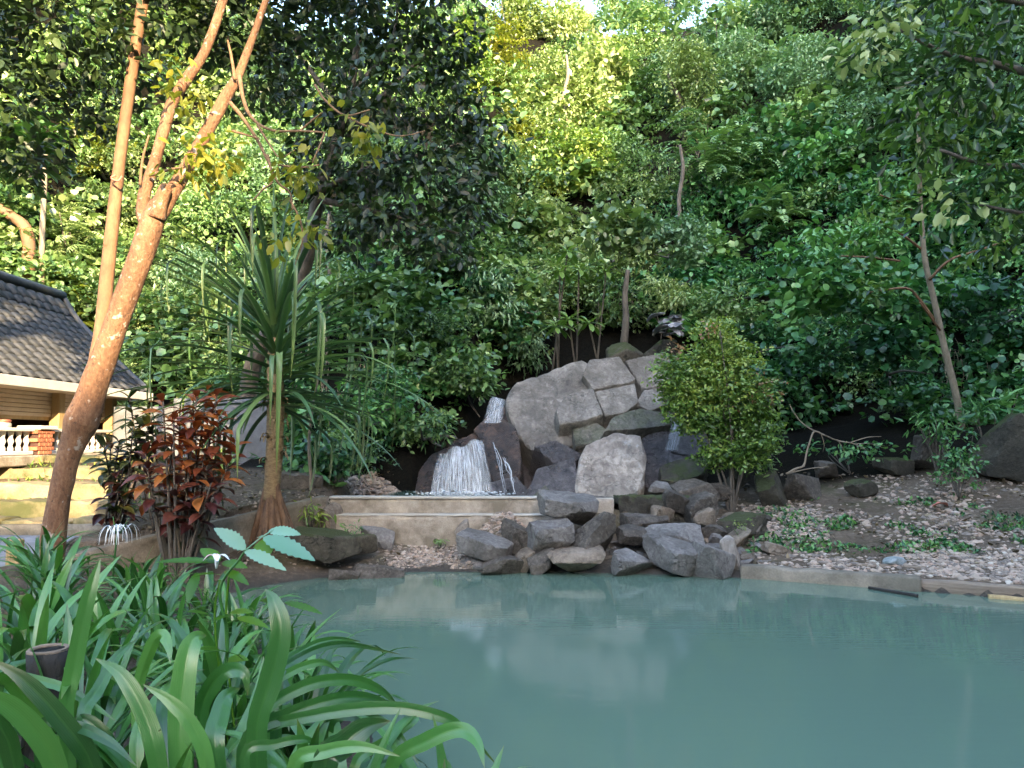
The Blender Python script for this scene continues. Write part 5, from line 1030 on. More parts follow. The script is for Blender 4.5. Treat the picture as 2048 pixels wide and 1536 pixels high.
# white flower on its stalk
fb = P(235, 1062, 6.5); gz = float(hgrid(fb[0], fb[1]))
fl = thing('spider_lily_flower', 'white spidery lily flower on a tall stalk in front of the path', 'flower', (fb[0], fb[1], gz))
V, F, _ = tube(catmull([(fb[0] - .02, fb[1], gz), (fb[0] - .02, fb[1], (gz + fb[2]) / 2), fb], 14), .008, 7); part('stalk', V, F, M['lily'], fl)
rng = np.random.default_rng(2)
for k in range(26):
    az = k * 2.4; c = fb + np.array([math.cos(az * 1.7), math.sin(az * 1.7), 0]) * rng.uniform(0, .07); o = np.array([math.cos(az), math.sin(az), 0]); L_ = rng.uniform(.1, .17)
    p = catmull([c, c + o * L_ * .45 + [0, 0, .05], c + o * L_ * .8 + [0, 0, -.01], c + o * L_ * .9 - [0, 0, .1]], 10); V, F, U, W = ribbon(p, .009 * np.interp(np.linspace(0, 1, 10), [0, .5, 1], [.8, 1, .3]), 2, curl=.2); part('petal', V, F, M['petal'], fl)
for dx in (-.03, .07): V, F, _ = tube(catmull([fb + [dx * .3, 0, -.02], fb + [dx, 0, .06], fb + [dx * 1.4, 0, .12]], 8), np.linspace(.006, .003, 8), 6); part('bud', V, F, M['lily'], fl)

# ------------------------------------------------------------------ sapling with toothed leaflets, and its lower green leaves
def leaflet(L_, w, seed, teeth=9):
    """toothed leaflet along +Y"""
    n = teeth * 2 + 1; t = np.linspace(0, 1, n); wd = w / 2 * np.sin(np.clip(t ** .8, 0, 1) * math.pi) ** .8 + .001; wd = wd * (1 + .12 * np.where(np.arange(n) % 2, 1, -1)); z = -.16 * L_ * t ** 2
    rows = [[-wd, t * L_ , z + .10 * wd], [-wd * .5, t * L_, z + .035 * w * np.sin(t * teeth * math.pi) ** 2], [wd * 0, t * L_, z - .01 * w], [wd * .5, t * L_, z + .035 * w * np.sin(t * teeth * math.pi) ** 2], [wd, t * L_, z + .10 * wd]]
    V = np.stack([np.stack(np.broadcast_arrays(*r), -1) for r in rows], 1).reshape(-1, 3); i = np.arange(n - 1)[:, None] * 5; j = np.arange(4)[None]
    F = np.stack([i + j, i + j + 1, i + 6 + j, i + 5 + j], -1).reshape(-1, 4); return V, F, np.tile(np.linspace(-1, 1, 5), n), np.repeat(t, 5)
def px_leaflet(parent, a, b, wpx, Ya, Yb, mat, upv=(0, -.55, 1)):
    A, B = P(*a, Ya), P(*b, Yb); L_ = np.linalg.norm(B - A); V, F, U, W = leaflet(L_, wpx * Ya / F_PX, 0); me = mesh_np('leaflet', V, F, M[mat], extra={'u': U, 'v': W})
    return place_leaf(me, parent, A - base_of(parent), B - A, upv, 1.0, 'leaflet')
sb = np.array([-1.18, 3.0, .5]); sap = thing('sapling', 'slender sapling with pale toothed leaflets and bright green lower leaves', 'sapling', sb)
Z9 = lambda a, b: (380 + a * .18555, 1000 + b * .18555)
top = P(*Z9(600, 540), 3.0); V, F, _ = tube(catmull([sb, P(455, 1300, 3.0), P(440, 1180, 3.0), P(478, 1120, 3.0), top], 30), np.linspace(.008, .004, 30), 7); part('stem', V, F, M['lily'], sap)
V, F, _ = tube(catmull([top, P(*Z9(760, 410), 3.0), P(*Z9(900, 320), 3.05)], 12), .003, 6); part('stem', V, F, M['sapling'], sap)
for a, b, w_, y1, y2 in [((600, 530), (290, 280), 34, 3.0, 2.95), ((590, 545), (1010, 690), 26, 3.0, 2.9), ((790, 400), (1330, 580), 36, 3.0, 2.92), ((850, 330), (1170, 330), 26, 3.05, 3.0), ((770, 400), (720, 370), 10, 3.02, 3.1)]:
    px_leaflet(sap, Z9(a[0], a[1]), Z9(b[0], b[1]), w_, y1, y2, 'sapling', (0, -.8, 1))
px_leaflet(sap, Z9(790, 420), Z9(850, 560), 46, 3.04, 2.98, 'sapling_green', (0, -.9, .6))
V, F, _ = tube(catmull([sb + [.05, .1, 0], P(430, 1250, 3.15), P(440, 1160, 3.15)], 20), .005, 6); part('stem', V, F, M['sapling_green'], sap)
V, F, _ = tube(catmull([sb + [.08, .1, 0], P(452, 1270, 3.15), P(458, 1150, 3.15)], 20), .005, 6); part('stem', V, F, M['sapling_green'], sap)
for a, b, w_, y1, y2 in [((440, 1125), (318, 1108), 20, 3.15, 3.0), ((440, 1122), (400, 1090), 26, 3.15, 3.2), ((445, 1125), (492, 1128), 24, 3.15, 3.1), ((440, 1150), (395, 1138), 16, 3.15, 3.0), ((450, 1142), (492, 1155), 20, 3.15, 3.0), ((395, 1145), (372, 1200), 22, 3.1, 3.0), ((470, 1230), (430, 1225), 20, 3.1, 2.9), ((475, 1235), (530, 1240), 18, 3.1, 2.95), ((520, 1200), (560, 1195), 16, 3.2, 3.0), ((570, 1205), (640, 1215), 16, 3.1, 3.0), ((420, 1230), (380, 1215), 20, 3.2, 3.1), ((460, 1225), (500, 1215), 18, 3.2, 3.1), ((440, 1300), (400, 1290), 22, 3.1, 3.0), ((450, 1320), (490, 1310), 22, 3.1, 3.0)]:
    px_leaflet(sap, a, b, w_, y1, y2, 'sapling_green')
fb = P(432, 1112, 3.1); pf = thing('pink_flower', 'small pink and white flower drooping among the sapling leaves', 'flower', fb - [0, 0, .05])
for k in range(5):
    az = k * 1.256; o = np.array([math.cos(az), math.sin(az) * .6, -.3]); p = catmull([fb, fb + o * .03 + [0, 0, .012], fb + o * .055], 7); V, F, U, W = ribbon(p, .03 * np.sin(np.linspace(.15, .92, 7) * math.pi), 3, curl=.2); part('petal', V, F, M['petal_pink'] if k % 2 else M['petal'], pf)
V, F, _ = tube(catmull([fb, fb + [.003, 0, -.02], fb + [.002, 0, -.05]], 7), [.006, .008, .009, .009, .008, .006, .004], 7); part('flower_tube', V, F, M['petal'], pf)

# unseen tree added left of the view so its crown dapples the pavilion roof
b0 = np.array([-6.9, 3.6, float(hgrid(-6.9, 3.6))]); t4 = thing('added_shade_tree', 'unseen tree added outside the left edge to shade the pavilion roof', 'tree', b0); rng = np.random.default_rng(44)
V, F, _ = tube(catmull([b0 - [0, 0, .2], b0 + [.1, .2, 2.5], b0 + [.4, .5, 5], b0 + [.8, .8, 8.4], b0 + [1.4, .8, 12.5]], 40), np.linspace(.2, .08, 40), 14, .1, 4); part('trunk', V, F, M['bark'], t4)
V, F, T = merge([lobe_leaves('oval', np.array(c), r, n, .15, rng, .4, .5, .6, .4, .8) for c, r, n in [((-6.1, 4.4, 8.3), (1.7, 1.6, 1.0), 900), ((-5.1, 4.8, 8.7), (1.3, 1.4, .9), 600), ((-7.3, 4.2, 8.0), (1.4, 1.5, .9), 600), ((-6.3, 3.4, 9.3), (1.8, 1.6, .9), 700), ((-5.0, 4.5, 11.5), (2.0, 1.6, 1.2), 900), ((-3.4, 5.0, 13.0), (1.6, 1.4, 1.0), 600), ((-7.2, 4.2, 12.2), (1.9, 1.6, 1.2), 800), ((-5.2, 4.0, 14.2), (2.0, 1.6, 1.0), 700)]]); part('crown', V, F, M['leaf_dark'], t4, T, kind='stuff')

# tall unseen tree added at the photographer's left: its high crown keeps the slope behind the screw pine in broken shade
b0 = np.array([-5.6, 1.2, float(hgrid(-5.6, 1.2))]); t5 = thing('added_canopy_tree', 'tall unseen tree added outside the left edge to shade the slope behind the screw pine', 'tree', b0); rng = np.random.default_rng(45)
V, F, _ = tube(catmull([b0 - [0, 0, .2], b0 + [.2, .3, 4], b0 + [.9, 1.0, 8], b0 + [2.4, 2.2, 11]], 40), np.linspace(.28, .1, 40), 14, .1, 5); part('trunk', V, F, M['bark'], t5)
lb = [((-1.0, 4.5, 11.2), 1.5), ((-2.6, 4.2, 11.6), 1.6), ((-0.6, 4.8, 13.2), 1.5), ((-2.4, 4.6, 13.6), 1.7), ((-4.0, 4.0, 10.8), 1.4), ((-1.6, 4.4, 15.2), 1.6), ((-3.6, 4.4, 15.4), 1.5), ((.2, 4.8, 10.4), 1.0)]
for k, (c, r) in enumerate(lb[:6]):
    V, F, _ = tube(catmull([b0 + [2.0, 1.9, 10.3], (b0 + [2.4, 2.2, 11] + np.array(c)) / 2 + [0, 0, .3], np.array(c)], 16), np.linspace(.09, .03, 16), 8, .1, k); part('limb', V, F, M['bark'], t5)
V, F, T = merge([lobe_leaves('oval', np.array(c), (r, r, r * .62), int(430 * r), .2, rng, .4, .5, .6, .4, .85) for c, r in lb]); part('crown', V, F, M['leaf_dark'], t5, T, kind='stuff')
# ------------------------------------------------------------------ the wooded slopes
LOW = ([-700, 0, 240, 560, 700, 800, 860, 1000, 1080, 1200, 1340, 1560, 1700, 1850, 2048, 2800], [950, 930, 870, 960, 955, 940, 850, 740, 660, 650, 650, 840, 860, 840, 840, 840])
rng = np.random.default_rng(31)
acc = {'leaf_under': [], 'leaf_lime': [], 'leaf_teal': [], 'leaf_blue': []}
FR = unit(np.array([0, -1.0, .35]))
def hits(n, x0, x1, y0, y1):
    out = []
    while len(out) < n:
        a, b = rng.uniform(x0, x1), rng.uniform(y0, y1)
        if b > np.interp(a, *LOW): continue
        p = hit(a, b, 12.5)
        if p[1] > 57: continue
        out.append((a, b, p))
    return out
def zone(a, b, p):
    """which species grows where on the slope"""
    v = vnoise(p * .33); r = rng.random()
    if a < 480: return 'leaf_lime' if r < .45 + v * .4 else 'leaf_under'
    if a < 1000: return 'leaf_under' if r < .55 + v * .4 else ('leaf_blue' if b < 500 else 'leaf_teal')
    if a < 1330: return 'leaf_lime' if r < .5 + v * .45 - (b - 300) / 1600 else 'leaf_under'
    if b < 300: return 'leaf_blue' if r < .6 + v * .4 else 'leaf_under'
    return 'leaf_teal' if r < .72 + v * .3 else 'leaf_under'
for a, b, p in hits(1650, -500, 2600, -360, 960):
    r = rng.uniform(.4, 1.0) * np.clip(p[1] / 20, .75, 1.5); sp_ = zone(a, b, p)
    fine = rng.random() < {'leaf_blue': .75, 'leaf_lime': .55, 'leaf_under': .4, 'leaf_teal': .2}[sp_]
    sz = (rng.uniform(.09, .14) if fine else rng.uniform(.15, .24)) * np.clip(p[1] / 20, .85, 1.35); kd = 'kite' if fine else ('round' if rng.random() < .6 else 'oval')
    n = int(math.pi * r * r / (sz * sz * {'kite': .26, 'round': .5, 'oval': .33}[kd]) * 1.35)
    acc[sp_].append(lobe_leaves(kd, p + np.array([rng.normal() * .3, -rng.uniform(.1, .9), rng.uniform(0, .6)]) * r, (r * 1.15, r * .8, r * rng.uniform(.55, .9)), n, sz, rng, rng.uniform(.25, .7), .45, .85, .3, .6, front=FR, spray=5 if not fine else 9))
NM = {'leaf_under': 'mid green broad-leaved undergrowth covering the valley slope', 'leaf_lime': 'yellow-green undergrowth covering the sunnier part of the slope', 'leaf_teal': 'deep green round-leaved creepers covering the shaded slope', 'leaf_blue': 'bluish green small-leaved growth high on the slope'}
for k, ps in acc.items():
    V, F, T = merge(ps); tag(obj('undergrowth', mesh_np('undergrowth', V, F, M[k], T)), NM[k], 'undergrowth', kind='stuff')

# plants that stand out from the slope ------------------------------------------------
def frond(c, az, el, L_, n, lw, rng, droop=1.2, kind='lance', pair=True):
    """one pinnate leaf: leaflets on both sides of an arching rachis"""
    t = np.linspace(0, 1, n); e = el - droop * t ** 1.5; st = np.stack([np.cos(az) * np.cos(e), np.sin(az) * np.cos(e), np.sin(e)], -1) * L_ / n; p = c + np.cumsum(st, 0); d = unit(st); sd = np.cross(d, [0, 0, 1.0]); up = np.cross(sd, d)
    s_ = lw * (.55 + .6 * np.sin(np.clip(t * .95 + .05, 0, 1) * math.pi)); out = []
    for sg in (-1, 1): out.append(leaves(kind, p, unit(sd * sg + d * .55 - np.array([0, 0, .25])), unit(up + rng.normal(size=(n, 3)) * .12), s_, np.clip(.5 + rng.normal() * .2 + rng.normal(size=n) * .08, 0, 1)))
    V, F, _ = tube(np.vstack([c, p]), np.linspace(.012, .003, n + 1), 5); return merge(out + [(V, F, None)])
def anchor(px, py, ry, dy):
    """crown centre and foot of a plant whose crown covers those pixels: foot on the slope below it"""
    g = hit(px, min(py + ry * .5, np.interp(px, *LOW) + 60), 12.5); Yd = g[1] - dy; c = P(px, py, Yd); f = np.array([c[0], g[1] + .1, 0]); f[2] = float(hgrid(f[0], f[1])) - .1; return c, f, Yd
def bush(name, label, cat, px, py, rx, ry, mat, kind, size, dy=.5, style='lobes', tint=.5, dens=1.0, up=.85, droop=.3, bark='bark_grey', n_fr=26, Yfix=None, group=None):
    c, f, Yd = anchor(px, py, ry, dy)
    if Yfix: Yd = Yfix; c = P(px, py, Yd)
    sc = m_per_px(Yd); R_ = np.array([rx * sc, min(rx, ry) * sc * .9, ry * sc]); t = thing(name, label, cat, f, group); rg = np.random.default_rng(int(px * 7 + py))
    st = []
    for k in range(4):
        tip = c + rg.normal(size=3) * R_ * .45; st.append(tube(catmull([f + rg.normal(size=3) * .05, (f + tip) / 2 + rg.normal(size=3) * .12, tip], 14), np.linspace(.045, .012, 14), 7))
    for V, F, T in st: part('stem', V, F, M[bark], t)
    ps = []
    if style == 'lobes':
        m = 9
        for k in range(m):
            o = unit(rg.normal(size=3)) * R_ * .62 * np.array([1, .8, 1]); r2 = R_ * rg.uniform(.36, .6); n = int(dens * math.pi * r2[0] * r2[2] / (size ** 2 * (.5 if kind == 'round' else .33)) * 2.0)
            kk, ss = (kind, size) if rg.random() < .6 else (('oval', size * .75) if rg.random() < .5 else ('kite', size * .6)); n = int(n * (size / ss) ** 2 * .9)
            ps.append(lobe_leaves(kk, c + o, r2, n, ss, rg, np.clip(tint + rg.normal() * .12, .1, .9), .35, up, droop, .65, spray=5))
    elif style == 'pinnate':
        for k in range(n_fr):
            o = c + rg.normal(size=3) * R_ * .4 + [0, 0, .1]; ps.append(frond(o, rg.uniform(-math.pi, math.pi) if k % 3 else rg.uniform(-2.6, -.5), rg.uniform(.1, .9), rg.uniform(.8, 1.2) * R_[0] * .95, 13, size, rg, kind='lance' if size > .2 else 'oval'))
    elif style == 'whorl':
        for k in range(n_fr):
            o = c + rg.uniform(-1, 1, 3) * R_ * np.array([.9, .7, .8]); m = 12; az = np.arange(m) * 2.4; el = np.linspace(-.5, .9, m); d = np.stack([np.cos(az) * np.cos(el), np.sin(az) * np.cos(el), np.sin(el)], -1)
            ps.append(leaves('spoon', np.repeat(o[None], m, 0) + d * .02, d - [0, 0, .15], unit(np.array([0, 0, 1.0]) + rg.normal(size=(m, 3)) * .15), size * rg.uniform(.8, 1.1, m), np.clip(tint + rg.normal(size=m) * .15, 0, 1)))
    V, F, T = merge(ps); part('crown', V, F, M[mat], t, T, kind='stuff'); return t
B = [  # name, label, category, px, py, rx, ry, material, leaf, size, options
    ('feathery_bush', 'bright green feathery-leaved bush in the middle of the slope', 'bush', 1435, 335, 105, 80, 'leaf_under', 'oval', .17, dict(style='pinnate', dy=1.4, n_fr=95)),
    ('feathery_bush', 'drooping fronds with paired yellowish leaflets above the shrub', 'bush', 1540, 445, 80, 45, 'leaf_under', 'oval', .17, dict(style='pinnate', dy=1.8, n_fr=30)),
    ('creeper_column', 'tall tree stump wrapped in pale creepers with twisted dark stem', 'tree', 1375, 185, 70, 115, 'leaf_lime', 'oval', .15, dict(dy=1.2)),
    ('creeper_mound', 'pale green creeper mound near the top of the slope', 'creeper', 1490, 120, 85, 75, 'leaf_blue', 'oval', .17, dict(dy=1.2, tint=.75)),
    ('creeper_mound', 'wide creeper-draped hump at the top of the slope beside the canopy tree', 'creeper', 1610, 150, 100, 85, 'leaf_blue', 'oval', .17, dict(dy=1.2, tint=.6)),
    ('tall_tree', 'sun-touched yellow-green tree with pale twin stems near the skyline', 'tree', 1160, 150, 95, 100, 'leaf_lime', 'oval', .26, dict(dy=1.6, tint=.65, bark='bark_pale')),
    ('rosette_tree', 'dark tree with big leaf rosettes against the sky at the top', 'tree', 1300, 50, 110, 70, 'leaf_blue', 'spoon', .5, dict(style='whorl', dy=1.5, n_fr=34)),
    ('rosette_tree', 'leaf-rosette tree below the skyline beside the twin-stemmed tree', 'tree', 1240, 170, 75, 75, 'leaf_under', 'spoon', .5, dict(style='whorl', dy=1.2, n_fr=24)),
    ('sunlit_tree', 'golden sunlit tree on the shoulder of the slope beside the dark evergreen', 'tree', 1010, 130, 60, 130, 'leaf_sunlit', 'oval', .18, dict(dy=1.0, tint=.4)),
    ('sunlit_tree', 'lower golden sunlit tree touching the dark evergreen crown', 'tree', 1030, 285, 45, 70, 'leaf_sunlit', 'oval', .18, dict(dy=.9, tint=.5)),
    ('reddish_tree', 'thin-leaved brownish tree behind the dark evergreen at the top', 'tree', 940, 120, 45, 110, 'leaf_olive', 'oval', .16, dict(dy=.8, tint=.6)),
    ('creeper_mound', 'olive green creeper mound below the twin-stemmed tree', 'creeper', 1140, 330, 120, 75, 'leaf_olive', 'oval', .17, dict(dy=.9)),
    ('creeper_mound', 'pale round-leaved creeper shelf in the middle of the slope', 'creeper', 1090, 440, 110, 70, 'leaf_lime', 'round', .2, dict(dy=.9, tint=.55)),
    ('creeper_mound', 'layered round-leaved creeper left of the umbrella-leaved shrubs', 'creeper', 1070, 570, 75, 75, 'leaf_under', 'round', .19, dict(dy=.8, tint=.7)),
    ('creeper_mound', 'light green creeper hanging over the dark hollow above the outcrop', 'creeper', 1250, 470, 90, 70, 'leaf_lime', 'round', .2, dict(Yfix=17.2, tint=.4)),
    ('bluish_bush', 'bluish green fine-leaved bush above the dark hollow', 'bush', 1340, 480, 80, 60, 'leaf_blue', 'oval', .15, dict(Yfix=16.8)),
    ('round_leaf_bush', 'bright green bush high on the shaded slope', 'bush', 1660, 330, 90, 70, 'leaf_teal', 'round', .22, dict(dy=1.0, tint=.7)),
    ('round_leaf_bush', 'shaded broad-leaved bush right of the feathery bush', 'bush', 1580, 380, 75, 60, 'leaf_teal', 'oval', .22, dict(dy=1.0, tint=.6)),
    ('round_leaf_bush', 'bright layered bush left of the thin leaning tree', 'bush', 1720, 470, 110, 65, 'leaf_teal', 'oval', .2, dict(Yfix=15.8, tint=.85)),
    ('round_leaf_bush', 'wide layered creeper above the dark thicket beside the shrub', 'bush', 1620, 560, 120, 80, 'leaf_teal', 'round', .19, dict(Yfix=15.2, tint=.7)),
    ('round_leaf_bush', 'layered creeper just behind the leaning trunk', 'bush', 1790, 590, 110, 80, 'leaf_teal', 'round', .19, dict(Yfix=15.0, tint=.6)),
    ('round_leaf_bush', 'low hanging creeper edge over the dark hollow right of the shrub', 'bush', 1650, 690, 120, 70, 'leaf_teal', 'round', .17, dict(Yfix=14.4, tint=.45)),
    ('round_leaf_bush', 'dark creeper curtain at the foot of the leaning trunk', 'bush', 1800, 710, 100, 65, 'leaf_teal', 'round', .17, dict(Yfix=14.2, tint=.3)),
    ('round_leaf_bush', 'dim creeper in the deep shade at the right edge', 'bush', 1960, 600, 110, 75, 'leaf_teal', 'round', .2, dict(Yfix=14.3, tint=.2)),
    ('compound_leaf_bush', 'pale compound-leaved branch reaching over the outcrop', 'bush', 1330, 585, 75, 36, 'leaf_lime', 'lance', .14, dict(Yfix=15.9, tint=.8)),
    ('round_leaf_bush', 'mixed green bush right above the yellow-green shrub', 'bush', 1440, 600, 85, 45, 'leaf_under', 'lance', .16, dict(Yfix=15.6, tint=.6)),
    ('silver_frond', 'drooping silvery frond hanging over the top of the outcrop', 'frond', 1342, 652, 36, 40, 'leaf_silver', 'lance', .16, dict(Yfix=15.5, style='pinnate', n_fr=9)),
    ('round_leaf_bush', 'layered bright round-leaved bush behind the screw pine', 'bush', 735, 590, 95, 70, 'leaf_under', 'round', .18, dict(dy=.9, tint=.7)),
    ('round_leaf_bush', 'green leafy bush between screw pine and waterfall bank', 'bush', 850, 600, 75, 75, 'leaf_under', 'round', .17, dict(dy=.7, tint=.5)),
    ('willowy_bush', 'pale willowy-leaved bush above the upper cascade', 'bush', 975, 600, 70, 90, 'leaf_blue', 'lance', .2, dict(dy=.9, tint=.8, droop=1.0)),
    ('leafy_bush', 'dense leafy bush overhanging the waterfall', 'bush', 925, 740, 75, 70, 'leaf_under', 'oval', .17, dict(dy=1.0, tint=.45)),
    ('leafy_bush', 'hanging willowy foliage left of the outcrop top', 'bush', 1040, 700, 50, 50, 'leaf_blue', 'lance', .18, dict(dy=.7, tint=.6, droop=1.2)),
    ('leafy_bush', 'small leafy bush in the dark left of the waterfall', 'bush', 830, 860, 42, 38, 'leaf_under', 'oval', .13, dict(dy=.4, tint=.5)),
    ('leafy_bush', 'low green bush under the hanging screw pine leaves', 'bush', 690, 890, 38, 50, 'leaf_under', 'round', .13, dict(dy=.4, tint=.7)),
    ('leafy_bush', 'dark leafy bush hanging in the shade left of the waterfall', 'bush', 770, 790, 60, 60, 'leaf_teal', 'oval', .15, dict(Yfix=13.9, tint=.4)),
    ('leafy_bush', 'dark fern-like bush drooping over the brown rock beside the waterfall', 'bush', 850, 855, 55, 38, 'leaf_under', 'lance', .15, dict(Yfix=13.35, tint=.35)),
    ('sunlit_fern', 'yellow sunlit fern bush behind the pavilion roof', 'bush', 160, 620, 65, 55, 'leaf_sunlit', 'lance', .2, dict(style='pinnate', dy=.8, n_fr=30)),
    ('sunlit_fern', 'sunlit feathery bush left of the slender trunk', 'bush', 130, 480, 80, 70, 'leaf_lime', 'lance', .24, dict(style='pinnate', dy=.8, n_fr=36)),
    ('sunlit_bush', 'bright sunlit bush seen between the two trunks', 'bush', 190, 290, 60, 90, 'leaf_sunlit', 'oval', .2, dict(dy=.8, tint=.3)),
    ('willowy_bush', 'grey-green willowy bush between forked tree and screw pine', 'bush', 390, 560, 80, 80, 'leaf_blue', 'lance', .2, dict(dy=.9, tint=.7, droop=.8)),
    ('leafy_bush', 'dim bush behind the grey concrete wall', 'bush', 420, 730, 100, 60, 'leaf_under', 'oval', .16, dict(dy=.5, tint=.4)),
    ('broad_leaf_tree', 'dark rosette-leaved tree at the left edge above the roof', 'tree', 55, 300, 70, 60, 'leaf_canopy', 'spoon', .36, dict(style='whorl', Yfix=12.5, n_fr=20)),
    ('skyline_tree', 'pale-barked tree on the skyline at the top right', 'tree', 1590, 20, 90, 60, 'leaf_blue', 'oval', .24, dict(dy=1.0, tint=.5, bark='bark_pale')),
    ('skyline_tree', 'bushy tree on the skyline above the creeper mound', 'tree', 1450, 25, 70, 50, 'leaf_blue', 'oval', .24, dict(dy=1.0, tint=.4)),
    ('skyline_tree', 'leafy tree closing the skyline right of the gap', 'tree', 1260, 10, 80, 50, 'leaf_under', 'oval', .22, dict(dy=.6, tint=.5)),
    ('skyline_tree', 'broad dark tree on the skyline above the rosette tree', 'tree', 1360, 0, 80, 50, 'leaf_blue', 'oval', .22, dict(dy=.6, tint=.3)),
    ('skyline_tree', 'sunlit tree on the skyline left of the gap', 'tree', 1030, 35, 75, 60, 'leaf_lime', 'oval', .2, dict(dy=.6, tint=.5, dens=1.6)),
    ('skyline_tree', 'small leafy tree in the middle of the skyline gap', 'tree', 1150, 40, 65, 50, 'leaf_lime', 'oval', .2, dict(dy=.5, tint=.6, dens=1.6)),
    ('skyline_tree', 'light crowned tree at the skyline gap', 'tree', 1120, 50, 60, 50, 'leaf_lime', 'oval', .24, dict(dy=.8, tint=.7)),
]
for nm, lab, cat, px, py, rx, ry, mt, kd, sz, kw in B: bush(nm, lab, cat, px, py, rx, ry, mt, kd, sz, **kw)

for k, (pts, mt, lab) in enumerate([([(1132, 235, 9), (1128, 190, 8), (1136, 150, 7), (1133, 110, 5)], 'bark_pale', 'pale twin stem standing out high in the middle of the slope'), ([(1368, 230, 9), (1360, 200, 11), (1345, 170, 9), (1336, 148, 6)], 'bark_grey', 'twisted dark dead stem beside the creeper-wrapped stump'), ([(1248, 690, 16), (1252, 640, 14), (1250, 590, 12), (1256, 540, 9)], 'bark_grey', 'straight dark trunk inside the hollow above the outcrop'), ([(1362, 470, 9), (1358, 400, 9), (1366, 340, 8), (1360, 290, 6)], 'bark_grey', 'grey vine-hung stem in the middle of the slope'), ([(655, 640, 8), (660, 560, 8), (652, 480, 8), (664, 400, 6)], 'bark_pale', 'thin pale stem behind the screw pine'), ([(622, 960, 7), (618, 880, 6), (628, 800, 5), (640, 740, 4)], 'bark_pale', 'thin bare sapling stem right of the screw pine trunk')]):
    g = hit(pts[0][0], pts[0][1], 11.0); Yd = g[1] - (1.5 if k not in (2, 5) else .3); Yd = 17.0 if k == 2 else (11.8 if k == 5 else Yd)
    p_, r_ = px_path([(pts[0][0], pts[0][1] + 60, pts[0][2])] + pts, Yd, Yd - .2, 30); V, F, T = tube(p_, r_, 8, .12, k); single('bare_stem', V, F, M[mt], lab, 'tree stem', 'bare stems on the slope')
# umbrella-leaved shrubs: every leaf one can pick out
SPN = []
for k in range(3):
    t = np.linspace(0, 1, 8); p = np.column_stack([0 * t, t, -.28 * t ** 2 + .06 * np.sin(t * 3)]); V, F, U, W = ribbon(p, .27 * np.interp(t, [0, .2, .65, .9, 1], [.15, .35, 1, .8, .05]), 4, fold=.2, side=[1, 0, 0]); SPN.append(mesh_np('leaf', V, F, M['leaf_canopy'], np.full(len(V), .75 + .1 * k), extra={'u': U, 'v': W}))
rg = np.random.default_rng(8)
for (px, py, dy, lab) in [(1135, 505, 1.6, 'top umbrella-leaved shrub with yellowish crown in the middle of the slope'), (1120, 545, 1.8, 'small umbrella-leaved shrub left of its neighbours under the yellowish one'), (1158, 540, 1.9, 'middle umbrella-leaved shrub above the dark hollow'), (1212, 545, 1.8, 'umbrella-leaved shrub at the right of the row above the dark hollow'), (1138, 640, 2.0, 'lower umbrella-leaved shrub left above the outcrop'), (1178, 648, 2.1, 'lower umbrella-leaved shrub right above the outcrop'), (1112, 655, 2.0, 'lowest half-hidden umbrella-leaved shrub beside the dark hollow')]:
    g = hit(px, py, 12.5); Yd = 17.0 if py < 600 else 16.6; c = P(px, py, Yd); f = np.array([c[0] + rg.normal() * .3, c[1] + 1.5, 0]); f[2] = float(hgrid(f[0], f[1])) - .1
    t = thing('umbrella_leaf_shrub', lab, 'shrub', f, 'umbrella-leaved shrubs above the outcrop'); V, F, _ = tube(catmull([f, (f + c) / 2 + [0, -.1, .1], c], 14), np.linspace(.03, .018, 14), 7); part('stem', V, F, M['bark_grey'], t)
    for k in range(15):
        az = k * 2.4; el = np.interp(k, [0, 14], [-.45, .8]); place_leaf(SPN[k % 3], t, c - f, (math.cos(az) * math.cos(el), math.sin(az) * math.cos(el), math.sin(el)), (0, -.2, 1), rg.uniform(.36, .48))

# yellow-green shrub in front of the outcrop
sb = P(1462, 985, 12.45); sb[2] = float(hgrid(sb[0], sb[1]))
sh = thing('yellow_green_shrub', 'fine-leaved yellow-green shrub with reddish shoots in front of the outcrop', 'shrub', sb); rg = np.random.default_rng(12)
for k in range(9):
    a, b = [(1420, 700), (1440, 660), (1470, 700), (1500, 760), (1390, 780), (1520, 840), (1450, 780), (1400, 850), (1485, 830)][k]; tip = P(a, b, 12.45 + rg.normal() * .25); V, F, _ = tube(catmull([sb + rg.normal(size=3) * [.04, .04, 0] - [0, 0, .1], (sb + tip) / 2 + [rg.normal() * .05 + .03, 0, -.1], tip], 20), np.linspace(.028, .007, 20), 7, .1, k); part('stem', V, F, M['bark_grey'], sh)
lob = [(1432, 665, 45, 35), (1420, 715, 65, 45), (1465, 715, 60, 45), (1395, 770, 75, 50), (1450, 780, 85, 55), (1505, 790, 60, 55), (1385, 830, 60, 45), (1440, 850, 80, 50), (1510, 855, 60, 50), (1340, 745, 40, 55), (1480, 900, 50, 35), (1530, 880, 35, 30), (1420, 905, 40, 25)]
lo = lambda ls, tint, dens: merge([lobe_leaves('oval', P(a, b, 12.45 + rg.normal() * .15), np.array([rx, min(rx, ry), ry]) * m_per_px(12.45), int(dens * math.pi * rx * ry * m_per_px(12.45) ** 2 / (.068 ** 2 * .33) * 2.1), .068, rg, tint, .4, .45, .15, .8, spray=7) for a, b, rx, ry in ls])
lob += [(1500, 925, 35, 26), (1435, 930, 30, 20), (1360, 800, 45, 45)]
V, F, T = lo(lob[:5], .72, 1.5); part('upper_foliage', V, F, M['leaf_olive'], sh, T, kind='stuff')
V, F, T = lo(lob[5:], .42, 1.5); part('lower_foliage', V, F, M['leaf_olive'], sh, T, kind='stuff')
